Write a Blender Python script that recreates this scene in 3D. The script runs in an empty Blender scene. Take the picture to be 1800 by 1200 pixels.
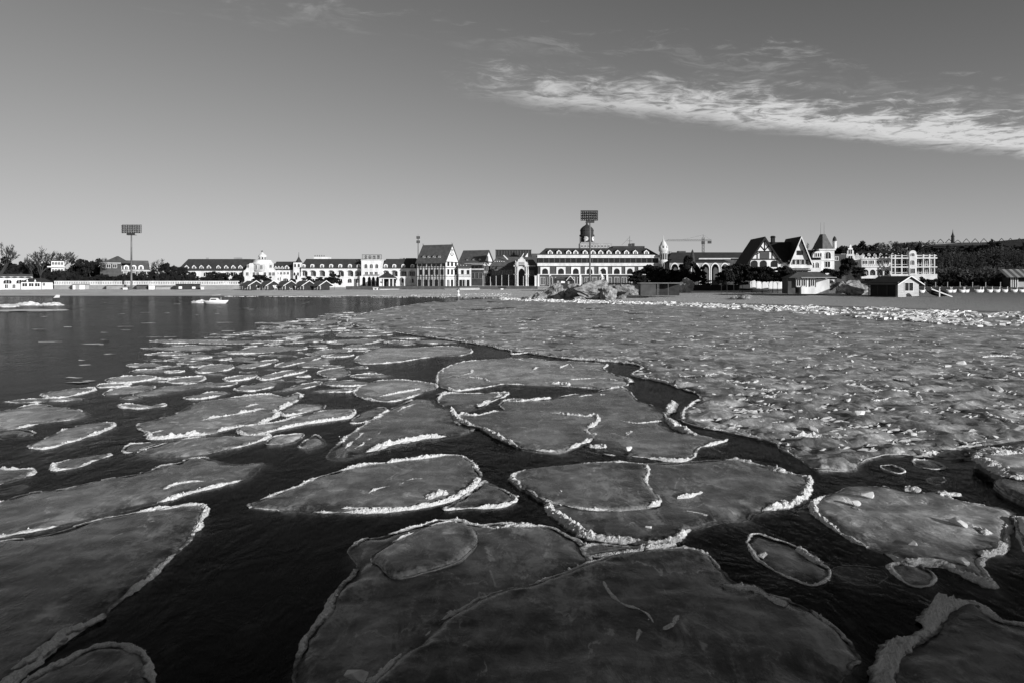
import bpy, bmesh, math, random
import numpy as np
from mathutils import Vector, Euler, noise, geometry, kdtree
R = math.radians
random.seed(7)
sc = bpy.context.scene
col = sc.collection

# ------------------------------------------------------------------ camera, sky, sun, exposure
F, HX, HY, CH = 1200.0, 900.0, 495.0, 5.0     # focal length in photo pixels, vanishing point, eye height (m)
cd = bpy.data.cameras.new('camera'); cam = bpy.data.objects.new('camera', cd); col.objects.link(cam)
cd.sensor_width = 36; cd.sensor_fit = 'HORIZONTAL'; cd.lens = 24
cd.shift_y = -105 / 1800
cd.clip_start = 0.1; cd.clip_end = 20000
cam.location = (0, 0, CH); cam.rotation_euler = (R(90), 0, 0)
sc.camera = cam

SUN_EL, SUN_AZ = R(14), R(43)                 # low winter sun behind the viewer's right shoulder
sdir = Vector((math.sin(SUN_AZ) * math.cos(SUN_EL), -math.cos(SUN_AZ) * math.cos(SUN_EL), math.sin(SUN_EL)))
sl = bpy.data.lights.new('sun', 'SUN'); sl.energy = 4.8; sl.angle = R(0.55); sl.color = (1, 1, 1)
so = bpy.data.objects.new('sun', sl); col.objects.link(so); so.rotation_euler = sdir.to_track_quat('Z', 'Y').to_euler()
so.location = (60, -60, 60)

world = bpy.data.worlds.new('World'); sc.world = world; world.use_nodes = True
wt = world.node_tree


class NT:
    """tiny helper to write shader maths as code"""
    def __init__(s, nt): s.nt = nt
    def n(s, t, **kw):
        x = s.nt.nodes.new(t)
        for k, v in kw.items(): setattr(x, k, v)
        return x
    def put(s, sock, v):
        if isinstance(v, bpy.types.NodeSocket): s.nt.links.new(v, sock)
        else: sock.default_value = v
    def m(s, op, a, b=0.0, c=None, clamp=False):
        x = s.n('ShaderNodeMath', operation=op, use_clamp=clamp); s.put(x.inputs[0], a); s.put(x.inputs[1], b)
        if c is not None: s.put(x.inputs[2], c)
        return x.outputs[0]
    def step(s, v, a, b, lo=0.0, hi=1.0):
        x = s.n('ShaderNodeMapRange', interpolation_type='SMOOTHSTEP')
        s.put(x.inputs[0], v); s.put(x.inputs[1], a); s.put(x.inputs[2], b); s.put(x.inputs[3], lo); s.put(x.inputs[4], hi)
        return x.outputs[0]
    def lin(s, v, a, b, lo=0.0, hi=1.0):
        x = s.n('ShaderNodeMapRange'); s.put(x.inputs[0], v); s.put(x.inputs[1], a); s.put(x.inputs[2], b); s.put(x.inputs[3], lo); s.put(x.inputs[4], hi)
        return x.outputs[0]
    def xyz(s, a, b, c):
        x = s.n('ShaderNodeCombineXYZ'); s.put(x.inputs[0], a); s.put(x.inputs[1], b); s.put(x.inputs[2], c); return x.outputs[0]
    def noise(s, vec, scale, detail=4.0, rough=0.55, dist=0.0):
        x = s.n('ShaderNodeTexNoise'); s.put(x.inputs['Vector'], vec); s.put(x.inputs['Scale'], scale)
        s.put(x.inputs['Detail'], detail); s.put(x.inputs['Roughness'], rough); s.put(x.inputs['Distortion'], dist)
        return x.outputs[0]
    def mixf(s, f, a, b):
        x = s.n('ShaderNodeMix', data_type='FLOAT'); s.put(x.inputs[0], f); s.put(x.inputs[2], a); s.put(x.inputs[3], b); return x.outputs[0]
    def grey(s, v):
        x = s.n('ShaderNodeCombineColor'); 
        for i in range(3): s.put(x.inputs[i], v)
        return x.outputs[0]


w = NT(wt)
sky = w.n('ShaderNodeTexSky', sky_type='NISHITA', sun_disc=False)
sky.dust_density = .35; sky.sun_elevation = SUN_EL; sky.sun_rotation = math.pi - SUN_AZ
sep = w.n('ShaderNodeSeparateColor'); wt.links.new(sky.outputs[0], sep.inputs[0])
red = w.m('POWER', sep.outputs[0], 1.45)
tone = w.m('DIVIDE', red, w.m('ADD', 1.0, w.m('MULTIPLY', red, .13)))                          # black-and-white film behind a red filter sees the red channel
tc = w.n('ShaderNodeTexCoord'); sx = w.n('ShaderNodeSeparateXYZ'); wt.links.new(tc.outputs['Generated'], sx.inputs[0])
dz = w.m('MAXIMUM', sx.outputs[2], 0.02)
cu = w.m('DIVIDE', sx.outputs[0], dz); cv = w.m('DIVIDE', sx.outputs[1], dz)      # position on a flat cirrus layer
along = cu; across = w.m('SUBTRACT', cv, w.m('MULTIPLY', cu, 0.33))
big = w.noise(w.xyz(w.m('MULTIPLY', along, 1.3), w.m('MULTIPLY', across, 2.0), 3.1), 1.6, 5, 0.6, 0.6)
warp = w.noise(w.xyz(along, across, 1.3), 2.3, 3, .5)
fine = w.noise(w.xyz(w.m('ADD', w.m('MULTIPLY', along, 1.2), w.m('MULTIPLY', across, .55)), w.m('ADD', w.m('MULTIPLY', across, 1.9), w.m('MULTIPLY', warp, .9)), 7.7), 4.6, 9, 0.66, .9)
tuft = w.noise(w.xyz(w.m('MULTIPLY', along, 2.0), w.m('MULTIPLY', across, 1.6), 5.5), 2.6, 6, .62, .5)
wob = w.m('ADD', w.m('MULTIPLY', w.m('SUBTRACT', big, 0.5), 0.5), w.m('MULTIPLY', w.m('SUBTRACT', tuft, 0.5), 0.9))
a2 = w.m('ADD', w.m('ADD', across, wob), w.m('MULTIPLY', w.m('SUBTRACT', fine, 0.5), 0.75))
wid = w.lin(along, -0.2, 3.5, 0.34, 0.60)
# main streak: sharp lower edge, feathered upper edge
lo_edge = w.step(a2, w.m('ADD', 3.68, wid), w.m('ADD', 3.42, w.m('MULTIPLY', wid, 0.55)))
hi_edge = w.step(a2, w.m('SUBTRACT', 3.36, wid), w.m('ADD', 3.60, w.m('MULTIPLY', wid, 0.25)))
endf = w.step(w.m('ADD', along, w.m('MULTIPLY', w.m('SUBTRACT', fine, 0.5), 0.5)), -0.36, 0.24)
band = w.m('MULTIPLY', w.m('MULTIPLY', lo_edge, hi_edge), endf)
dens = w.m('MULTIPLY', band, w.step(w.m('ADD', w.m('ADD', fine, w.m('MULTIPLY', band, 0.22)), w.m('MULTIPLY', w.m('SUBTRACT', tuft, .5), .9)), 0.37, 0.88))
dens = w.m('MULTIPLY', dens, w.lin(along, 0.0, 3.2, 0.82, 1.55))
# thin parallel wisp further up
b2 = w.m('MULTIPLY', w.step(w.m('ABSOLUTE', w.m('SUBTRACT', a2, 2.86)), 0.24, 0.0), w.step(big, 0.40, 0.62))
b2 = w.m('MULTIPLY', b2, w.step(fine, 0.36, 0.68))
dens = w.m('ADD', w.m('MULTIPLY', dens, 0.95), w.m('MULTIPLY', b2, 0.24), clamp=True)
dens = w.m('MULTIPLY', dens, w.step(sx.outputs[2], 0.08, 0.13))
final = w.mixf(dens, tone, 6.6)
bg = wt.nodes['Background']; wt.links.new(w.grey(final), bg.inputs[0]); bg.inputs[1].default_value = 0.100

sc.view_settings.view_transform = 'Standard'; sc.view_settings.look = 'None'
sc.view_settings.exposure = 0.0; sc.view_settings.gamma = 1.0; sc.view_settings.use_curve_mapping = False
sc.render.engine = 'CYCLES'
sc.cycles.use_denoising = True
sc.cycles.max_bounces = 6; sc.cycles.diffuse_bounces = 2; sc.cycles.glossy_bounces = 3; sc.cycles.transparent_max_bounces = 8

# ------------------------------------------------------------------ helpers
MATS = {}


def mat(name, lo, hi=None, scale=1.0, rough=0.85, bump=0.0, bscale=None, spec=0.3, coord='obj', stretch=(1, 1, 1), detail=4, bdist=0.1):
    """grey procedural surface: noise between two tones, optional noise bump"""
    m = bpy.data.materials.new(name); m.use_nodes = True
    h = NT(m.node_tree); p = m.node_tree.nodes['Principled BSDF']
    hi = lo if hi is None else hi
    if coord == 'obj':
        t = h.n('ShaderNodeTexCoord').outputs['Object']
    else:
        t = h.n('ShaderNodeNewGeometry').outputs['Position']
    mp = h.n('ShaderNodeMapping'); m.node_tree.links.new(t, mp.inputs[0]); mp.inputs['Scale'].default_value = stretch
    v = mp.outputs[0]
    n1 = h.noise(v, scale, detail, 0.6)
    h.put(p.inputs['Base Color'], h.grey(h.lin(n1, 0.3, 0.7, lo, hi)))
    p.inputs['Roughness'].default_value = rough; p.inputs['Specular IOR Level'].default_value = spec
    if bump:
        b = h.n('ShaderNodeBump'); b.inputs['Strength'].default_value = bump; b.inputs['Distance'].default_value = bdist
        h.put(b.inputs['Height'], h.noise(v, bscale or scale * 4, 5, 0.6)); m.node_tree.links.new(b.outputs[0], p.inputs['Normal'])
    MATS[name] = m
    return m


mat('plaster', .58, .88, .55, .9, stretch=(1, 1, .4), detail=6)
mat('stone', .5, .72, .5, .9, .3)
mat('stucco_grey', .26, .36, .3, .9)
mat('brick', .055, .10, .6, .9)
mat('roof_dark', .030, .052, .5, .8)
mat('roof_tile', .07, .12, .8, .8)
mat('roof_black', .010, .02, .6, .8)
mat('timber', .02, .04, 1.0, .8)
mat('glass', .008, .02, 1.0, .15, spec=.5)
mat('metal', .10, .18, 1.0, .5, spec=.5)
mat('metal_dark', .03, .05, 1.0, .5)
mat('paint_white', .72, .85, .6, .5)
mat('bark', .03, .06, 2.0, .95)
mat('foliage', .006, .022, .25, .9, coord='pos')
mat('foliage_dry', .03, .07, .3, .9, coord='pos')
mat('twig', .035, .06, .3, .9, coord='pos')
mat('boulder', .10, .46, .9, .95, .8, 2.5, bdist=.3, detail=7)
mat('concrete', .18, .30, .4, .9, .3)
mat('plank', .36, .55, 1.2, .9, .2, stretch=(.3, .3, 4))
mat('hedge', .01, .03, .5, .9, .5, 3.0)
mat('shard_ice', .28, .62, 4.0, .6, .3, 20.0, .3, coord='pos', bdist=.02)
mat('snow_ice', .55, .86, 5.0, .75, .35, 30.0, .3, coord='pos', bdist=.02)


def link(o, parent=None, **props):
    col.objects.link(o)
    if parent: o.parent = parent
    for k, v in props.items():
        if v is not None: o[k] = v
    return o


def mesh_obj(name, me, mats=(), parent=None, **props):
    if not me.materials:
        for x in (mats if isinstance(mats, (list, tuple)) else [mats]): me.materials.append(MATS[x] if isinstance(x, str) else x)
    return link(bpy.data.objects.new(name, me), parent, **props)


def thing(name, label, cat, loc=(0, 0, 0), yaw=0.0, group=None):
    o = bpy.data.objects.new(name, None); o.empty_display_size = .5
    o.location = loc; o.rotation_euler = (0, 0, yaw)
    return link(o, None, label=label, category=cat, group=group)


def W(px, py=None, Y=None, z=0.0):
    """photo pixel -> point in the place, on level z or at distance Y"""
    if Y is None: Y = F * (CH - z) / (py - HY)
    return Vector(((px - HX) / F * Y, Y, CH - ((py if py is not None else HY) - HY) / F * Y if py is not None else z))


class MB:
    def __init__(s): s.v = []; s.f = []; s.m = []
    def add(s, vs, fs, m=0):
        k = len(s.v); s.v += [tuple(x) for x in vs]; s.f += [tuple(i + k for i in f) for f in fs]; s.m += [m] * len(fs); return s
    def box(s, x0, x1, y0, y1, z0, z1, m=0):
        return s.frustum(x0, x1, y0, y1, z0, z1, m=m)
    def frustum(s, x0, x1, y0, y1, z0, z1, l=0, r=0, f=0, b=0, m=0):
        vs = [(x0, y0, z0), (x1, y0, z0), (x1, y1, z0), (x0, y1, z0), (x0 + l, y0 + f, z1), (x1 - r, y0 + f, z1), (x1 - r, y1 - b, z1), (x0 + l, y1 - b, z1)]
        return s.add(vs, [(3, 2, 1, 0), (4, 5, 6, 7), (0, 1, 5, 4), (1, 2, 6, 5), (2, 3, 7, 6), (3, 0, 4, 7)], m)
    def prism(s, poly, y0, y1, m=0):
        n = len(poly)
        vs = [(x, y0, z) for x, z in poly] + [(x, y1, z) for x, z in poly]
        return s.add(vs, [tuple(range(n)), tuple(range(2 * n - 1, n - 1, -1))] + [(i, i + n, (i + 1) % n + n, (i + 1) % n) for i in range(n)], m)
    def prism_x(s, poly, x0, x1, m=0):
        n = len(poly)
        vs = [(x0, y, z) for y, z in poly] + [(x1, y, z) for y, z in poly]
        return s.add(vs, [tuple(range(n)), tuple(range(2 * n - 1, n - 1, -1))] + [(i, i + n, (i + 1) % n + n, (i + 1) % n) for i in range(n)], m)
    def lathe(s, cx, cy, prof, n=12, m=0):
        vs = []; fs = []
        for r, z in prof:
            vs += [(cx + r * math.cos(2 * math.pi * i / n), cy + r * math.sin(2 * math.pi * i / n), z) for i in range(n)]
        for k in range(len(prof) - 1):
            fs += [(k * n + i, k * n + (i + 1) % n, (k + 1) * n + (i + 1) % n, (k + 1) * n + i) for i in range(n)]
        fs += [tuple(range(n - 1, -1, -1)), tuple(range((len(prof) - 1) * n, len(prof) * n))]
        return s.add(vs, fs, m)
    def tube(s, p0, p1, r0, r1=None, n=6, m=0):
        p0 = Vector(p0); p1 = Vector(p1); r1 = r0 if r1 is None else r1
        d = (p1 - p0); 
        if d.length < 1e-6: return s
        q = d.to_track_quat('Z', 'Y')
        vs = []
        for p, r in ((p0, r0), (p1, r1)):
            vs += [p + q @ Vector((r * math.cos(2 * math.pi * i / n), r * math.sin(2 * math.pi * i / n), 0)) for i in range(n)]
        return s.add(vs, [(i, (i + 1) % n, (i + 1) % n + n, i + n) for i in range(n)] + [tuple(range(n - 1, -1, -1)), tuple(range(n, 2 * n))], m)
    def mesh(s, name='m', smooth=False):
        me = bpy.data.meshes.new(name); me.from_pydata(s.v, [], s.f)
        if any(s.m): me.polygons.foreach_set('material_index', s.m)
        if smooth: me.polygons.foreach_set('use_smooth', [True] * len(s.f))
        me.update(); return me
    def build(s, name, mats, parent=None, smooth=False, **props):
        return mesh_obj(name, s.mesh(name, smooth), mats, parent, **props)


def arch_pts(cx, wd, zs, zt, n=8, pointed=False):
    """points left to right over an arch from springing zs to crown zt"""
    out = []
    for i in range(n + 1):
        t = i / n
        x = -math.cos(math.pi * t)
        zz = math.sin(math.pi * t)
        if pointed: zz = (1 - abs(x)) ** .62
        out.append((cx + x * wd / 2, zs + (zt - zs) * zz))
    return out


def arcade_poly(x0, x1, z0, z1, openings, pointed=False):
    """wall outline with openings (cx, w, spring, crown) cut up from its foot"""
    p = [(x0, z0)]
    for cx, wd, zs, zt in openings:
        p.append((cx - wd / 2, z0)); p += arch_pts(cx, wd, zs, zt, pointed=pointed); p.append((cx + wd / 2, z0))
    return p + [(x1, z0), (x1, z1), (x0, z1)]


WIN = {}


def window_mesh(wd, h, arched=False, mull=1, frame='paint_white'):
    key = (round(wd, 2), round(h, 2), arched, mull, frame)
    if key not in WIN:
        b = MB(); g = MB(); t = .12
        if arched:
            op = [(-wd / 2, 0)] + arch_pts(0, wd, h * .6, h) + [(wd / 2, 0)]
            g.prism(op, -.04, .06)
            o2 = [(-wd / 2 - t, 0)] + arch_pts(0, wd + 2 * t, h * .6, h + t) + [(wd / 2 + t, 0)]
            n = len(op); vs = [(x, -.14, z) for x, z in op] + [(x, -.14, z) for x, z in o2] + [(x, .02, z) for x, z in o2]
            b.add(vs, [(i, i + 1, n + i + 1, n + i) for i in range(n - 1)] + [(n + i, n + i + 1, 2 * n + i + 1, 2 * n + i) for i in range(n - 1)])
        else:
            g.box(-wd / 2, wd / 2, -.04, .06, 0, h)
            b.box(-wd / 2 - t, -wd / 2, -.14, .05, -t, h + t); b.box(wd / 2, wd / 2 + t, -.14, .05, -t, h + t)
            b.box(-wd / 2, wd / 2, -.14, .05, h, h + t); b.box(-wd / 2, wd / 2, -.14, .05, -t, 0)
        for k in range(mull):
            x = -wd / 2 + wd * (k + 1) / (mull + 1); b.box(x - .05, x + .05, -.10, -.045, 0, h * .96)
        me = b.mesh('window'); me.materials.append(MATS[frame]); gm = g.mesh('pane'); gm.materials.append(MATS['glass']); WIN[key] = (me, gm)
    return WIN[key]


def wobj(name, meshes, parent):
    o = mesh_obj(name, meshes[0], (), parent); mesh_obj('pane', meshes[1], (), o); return o


def win(b, cx, z, wd, h, y=0.0, arched=False, mull=1, side=False, frame='paint_white'):
    o = wobj('window', window_mesh(wd, h, arched, mull, frame), b.root)
    if side: o.location = (b.L, cx, z); o.rotation_euler = (0, 0, R(90)); o.location.x += .02
    else: o.location = (cx, y - .02, z)
    return o


DORM = {}


def dormer(b, cx, z, wd, h, y, depth, round_top=False, roofmat='roof_dark'):
    key = (round(wd, 2), round(h, 2), round_top, roofmat)
    if key not in DORM:
        m = MB(); hw = wd / 2
        if round_top:
            pts = [(-hw, 0)] + arch_pts(0, wd, h * .55, h * .92) + [(hw, 0)]
        else:
            pts = [(-hw, 0), (-hw, h * .62), (0, h), (hw, h * .62), (hw, 0)]
        m.prism(pts, 0, depth, 0)
        if not round_top:
            for sgn in (-1, 1):
                m.add([(0, -.25, h + .12), (sgn * (hw + .25), -.25, h * .55), (sgn * (hw + .25), depth, h * .55), (0, depth, h + .12)], [(0, 1, 2, 3)], 2)
        ww = wd * .52
        g = MB(); g.prism([(-ww / 2, h * .12)] + arch_pts(0, ww, h * .45, h * .72) + [(ww / 2, h * .12)], -.05, .1)
        m.box(-.06, .06, -.1, -.051, h * .12, h * .7, 0)
        me = m.mesh('dormer')
        for x in ('paint_white', 'glass', roofmat): me.materials.append(MATS[x])
        gm = g.mesh('pane'); gm.materials.append(MATS['glass']); DORM[key] = (me, gm)
    o = wobj('dormer', DORM[key], b.root); o.location = (cx, y, z)
    return o


class Bld:
    """a building: local x along its front (photo pixels px -> u), z up (photo pixels py -> v), y away from the front"""
    def __init__(s, name, label, cat, px0, pyb, Y, yaw=0.0, group=None):
        s.px0, s.pyb, s.Y = px0, pyb, Y; s.s = Y / F
        ta = (px0 - HX) / F
        if yaw == 'face': yaw = -math.atan(ta) * (1.0 if ta < 0 else .4)             # front turned towards the bay's centre
        s.root = thing(name, label, cat, W(px0, pyb, Y), yaw, group); s.L = 0; s.k = 1 / (math.cos(yaw) - ta * math.sin(yaw))
    def u(s, px): return (px - s.px0) * s.s * s.k
    def v(s, py): return (s.pyb - py) * s.s
    def box(s, name, m, px0, px1, py0, py1, y0, y1):
        return MB().box(s.u(px0), s.u(px1), y0, y1, s.v(py1), s.v(py0)).build(name, m, s.root)


# ------------------------------------------------------------------ terrain, water
WLP = [(-900, 521), (-300, 521), (0, 521), (400, 521), (650, 522), (880, 524), (1000, 528), (1200, 533), (1380, 537.5), (1560, 543), (1800, 552)]
WL = [W(x, y).xy for x, y in WLP]
WL += [Vector((105, 92)), Vector((150, 66)), Vector((220, 20)), Vector((330, -120))]
WLa = np.array([tuple(p) for p in WL])


def shore(x, y):
    """signed distance inland from the waterline (vectorised)"""
    x = np.asarray(x, float); y = np.asarray(y, float)
    best = np.full(x.shape, 1e9); sgn = np.ones(x.shape)
    for (ax, ay), (bx, by) in zip(WLa[:-1], WLa[1:]):
        dx, dy = bx - ax, by - ay; L2 = dx * dx + dy * dy
        t = np.clip(((x - ax) * dx + (y - ay) * dy) / L2, 0, 1)
        d = np.hypot(x - ax - t * dx, y - ay - t * dy)
        side = dx * (y - ay) - dy * (x - ax)
        up = d < best
        best = np.where(up, d, best); sgn = np.where(up, np.sign(side), sgn)
    return best * sgn


def sstep(v, a, b):
    t = np.clip((v - a) / (b - a), 0, 1); return t * t * (3 - 2 * t)


def gz(x, y):
    x = np.asarray(x, float); y = np.asarray(y, float)
    s = shore(x, y)
    z = np.where(s > 0, 2.3 * (1 - np.exp(-np.maximum(s, 0) / 38)), np.maximum(s * .05, -3))
    z = z + .9 * sstep(s, 74, 92) * sstep(y, 190, 260)
    z = z + 30 * np.exp(-(((x - 375) / 125) ** 2 + ((y - 430) / 105) ** 2))
    z = z + 19 * np.exp(-(((x - 245) / 95) ** 2 + ((y - 560) / 120) ** 2))
    z = z + 7 * sstep(y, 420, 900)
    return z


def gzf(x, y): return float(gz(np.array([x]), np.array([y]))[0])


def hit(px, py):
    """where the photo pixel meets the ground"""
    Ys = np.arange(60, 420, .25); X = (px - HX) / F * Ys; zr = CH - (py - HY) / F * Ys
    below = np.nonzero(zr <= np.maximum(gz(X, Ys), 0))[0]
    i = below[0] if len(below) else len(Ys) - 1
    return Vector((X[i], Ys[i], max(float(gz(X[i:i + 1], Ys[i:i + 1])[0]), 0)))


def grid_mesh(xs, ys, zf):
    X, Yg = np.meshgrid(xs, ys); Z = zf(X, Yg)
    nx, ny = len(xs), len(ys)
    v = np.stack([X, Yg, Z], -1).reshape(-1, 3)
    i = np.arange((ny - 1) * (nx - 1)); r, c = divmod(i, nx - 1); a = r * nx + c
    f = np.stack([a, a + 1, a + nx + 1, a + nx], -1)
    me = bpy.data.meshes.new('grid'); me.from_pydata(v.tolist(), [], f.tolist())
    me.polygons.foreach_set('use_smooth', [True] * len(f)); me.update(); return me


xs = np.unique(np.concatenate([np.linspace(-6000, -700, 14), np.linspace(-700, -240, 40), np.arange(-240, 240, 2.6), np.linspace(240, 700, 60), np.linspace(700, 6000, 14)]))
ys = np.unique(np.concatenate([np.linspace(-400, 40, 18), np.arange(40, 320, 2.2), np.linspace(320, 800, 60), np.linspace(800, 9000, 16)]))


def zrel(X, Yg):
    z = gz(X, Yg); s = shore(X, Yg)
    rel = np.array([noise.fractal(Vector((x * .09, y * .09, 0)), 1, 2, 4) for x, y in zip(X.ravel(), Yg.ravel())]).reshape(X.shape)
    return z + rel * .10 * sstep(s, 0, 12)


sand = bpy.data.materials.new('sand'); sand.use_nodes = True
h = NT(sand.node_tree); p = sand.node_tree.nodes['Principled BSDF']
pos = h.n('ShaderNodeNewGeometry').outputs['Position']; spx = h.n('ShaderNodeSeparateXYZ'); sand.node_tree.links.new(pos, spx.inputs[0])
n1 = h.noise(pos, .12, 6, .65); n2 = h.noise(pos, 1.3, 5, .6)
west_tone = h.step(h.m('ADD', spx.outputs[0], h.m('MULTIPLY', n1, 60)), 170, 40)          # sand set paler along the long west beach
bc = h.mixf(west_tone, .19, .66)
bc = h.m('MULTIPLY', bc, h.lin(h.m('ADD', n1, h.m('MULTIPLY', n2, .6)), .5, 1.1, .72, 1.2))
wet = h.step(spx.outputs[2], .02, .25); bc = h.m('MULTIPLY', bc, h.lin(wet, 0, 1, .35, 1))
turf = h.step(spx.outputs[2], 2.6, 4.5); bc = h.mixf(turf, bc, .05)                      # inland soil and winter grass
h.put(p.inputs['Base Color'], h.grey(bc)); p.inputs['Roughness'].default_value = .95; p.inputs['Specular IOR Level'].default_value = .15
bm_ = h.n('ShaderNodeBump'); bm_.inputs['Strength'].default_value = .7; bm_.inputs['Distance'].default_value = .22
h.put(bm_.inputs['Height'], h.m('ADD', n2, h.noise(pos, 4.5, 4, .6))); sand.node_tree.links.new(bm_.outputs[0], p.inputs['Normal'])
beach = mesh_obj('beach', grid_mesh(xs, ys, zrel), [sand], kind='structure', label='sandy beach and the ground behind it')

wm = bpy.data.materials.new('sea_water'); wm.use_nodes = True; nt = wm.node_tree; nt.nodes.clear(); h = NT(nt)
out = h.n('ShaderNodeOutputMaterial')
pos = h.n('ShaderNodeNewGeometry').outputs['Position']
mp = h.n('ShaderNodeMapping'); nt.links.new(pos, mp.inputs[0]); mp.inputs['Scale'].default_value = (1.0, .55, 1)
swell = h.noise(mp.outputs[0], .9, 5, .6, .6); rip = h.noise(mp.outputs[0], 5.0, 3, .6)
gust = h.step(h.noise(pos, .045, 3, .5), .36, .62)
bump = h.n('ShaderNodeBump'); bump.inputs['Distance'].default_value = .12
h.put(bump.inputs['Strength'], h.lin(gust, 0, 1, .25, 1.0)); h.put(bump.inputs['Height'], h.m('ADD', swell, h.m('MULTIPLY', rip, .22)))
fr = h.n('ShaderNodeFresnel'); h.put(fr.inputs[0], h.mixf(h.n('ShaderNodeNewGeometry').outputs['Backfacing'], 1.33, .752)); nt.links.new(bump.outputs[0], fr.inputs[1])
gl = h.n('ShaderNodeBsdfGlossy'); gl.inputs['Color'].default_value = (.29, .29, .29, 1); gl.inputs['Roughness'].default_value = .08; nt.links.new(bump.outputs[0], gl.inputs['Normal'])
tr = h.n('ShaderNodeBsdfTransparent'); tr.inputs[0].default_value = (.88, .88, .88, 1)
mx = h.n('ShaderNodeMixShader'); nt.links.new(fr.outputs[0], mx.inputs[0]); nt.links.new(tr.outputs[0], mx.inputs[1]); nt.links.new(gl.outputs[0], mx.inputs[2])
nt.links.new(mx.outputs[0], out.inputs['Surface'])
va = h.n('ShaderNodeVolumeAbsorption'); va.inputs['Color'].default_value = (.12, .12, .12, 1); va.inputs['Density'].default_value = 4.6
nt.links.new(va.outputs[0], out.inputs['Volume'])
MB().box(-900, 900, -300, 330, -5, 0).build('sea', [wm], kind='structure', label='dark cold sea water of the bay')

# ------------------------------------------------------------------ unseen pier added under the viewer to shade the nearest ice
pb = MB().box(-90, 120, -9, .4, 2.9, 3.4)
for x in range(-84, 120, 12): pb.box(x, x + 1.6, -8, 0, -4, 2.9)
pier = pb.build('pier', 'concrete', kind='structure', label='unseen concrete pier under the viewer, added to shade the nearest ice')
MB().box(-90, 120, .402, .68, 2.9, 3.45).build('kerb', 'concrete', pier)
for k in range(14):
    z = 3.47 + k * .068; MB().box(-90, 120, .50, .54, z, z + .062 * (1 - k / 15.5)).build('rail', 'metal', pier)  # added bars, thinner towards the top so the shade's edge fades gradually
pb = MB()
for x in range(-90, 121, 3): pb.box(x - .02, x + .02, .56, .60, 3.45, 4.40)
pb.build('shade_rail_posts', 'metal', pier, kind='stuff')

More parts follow.
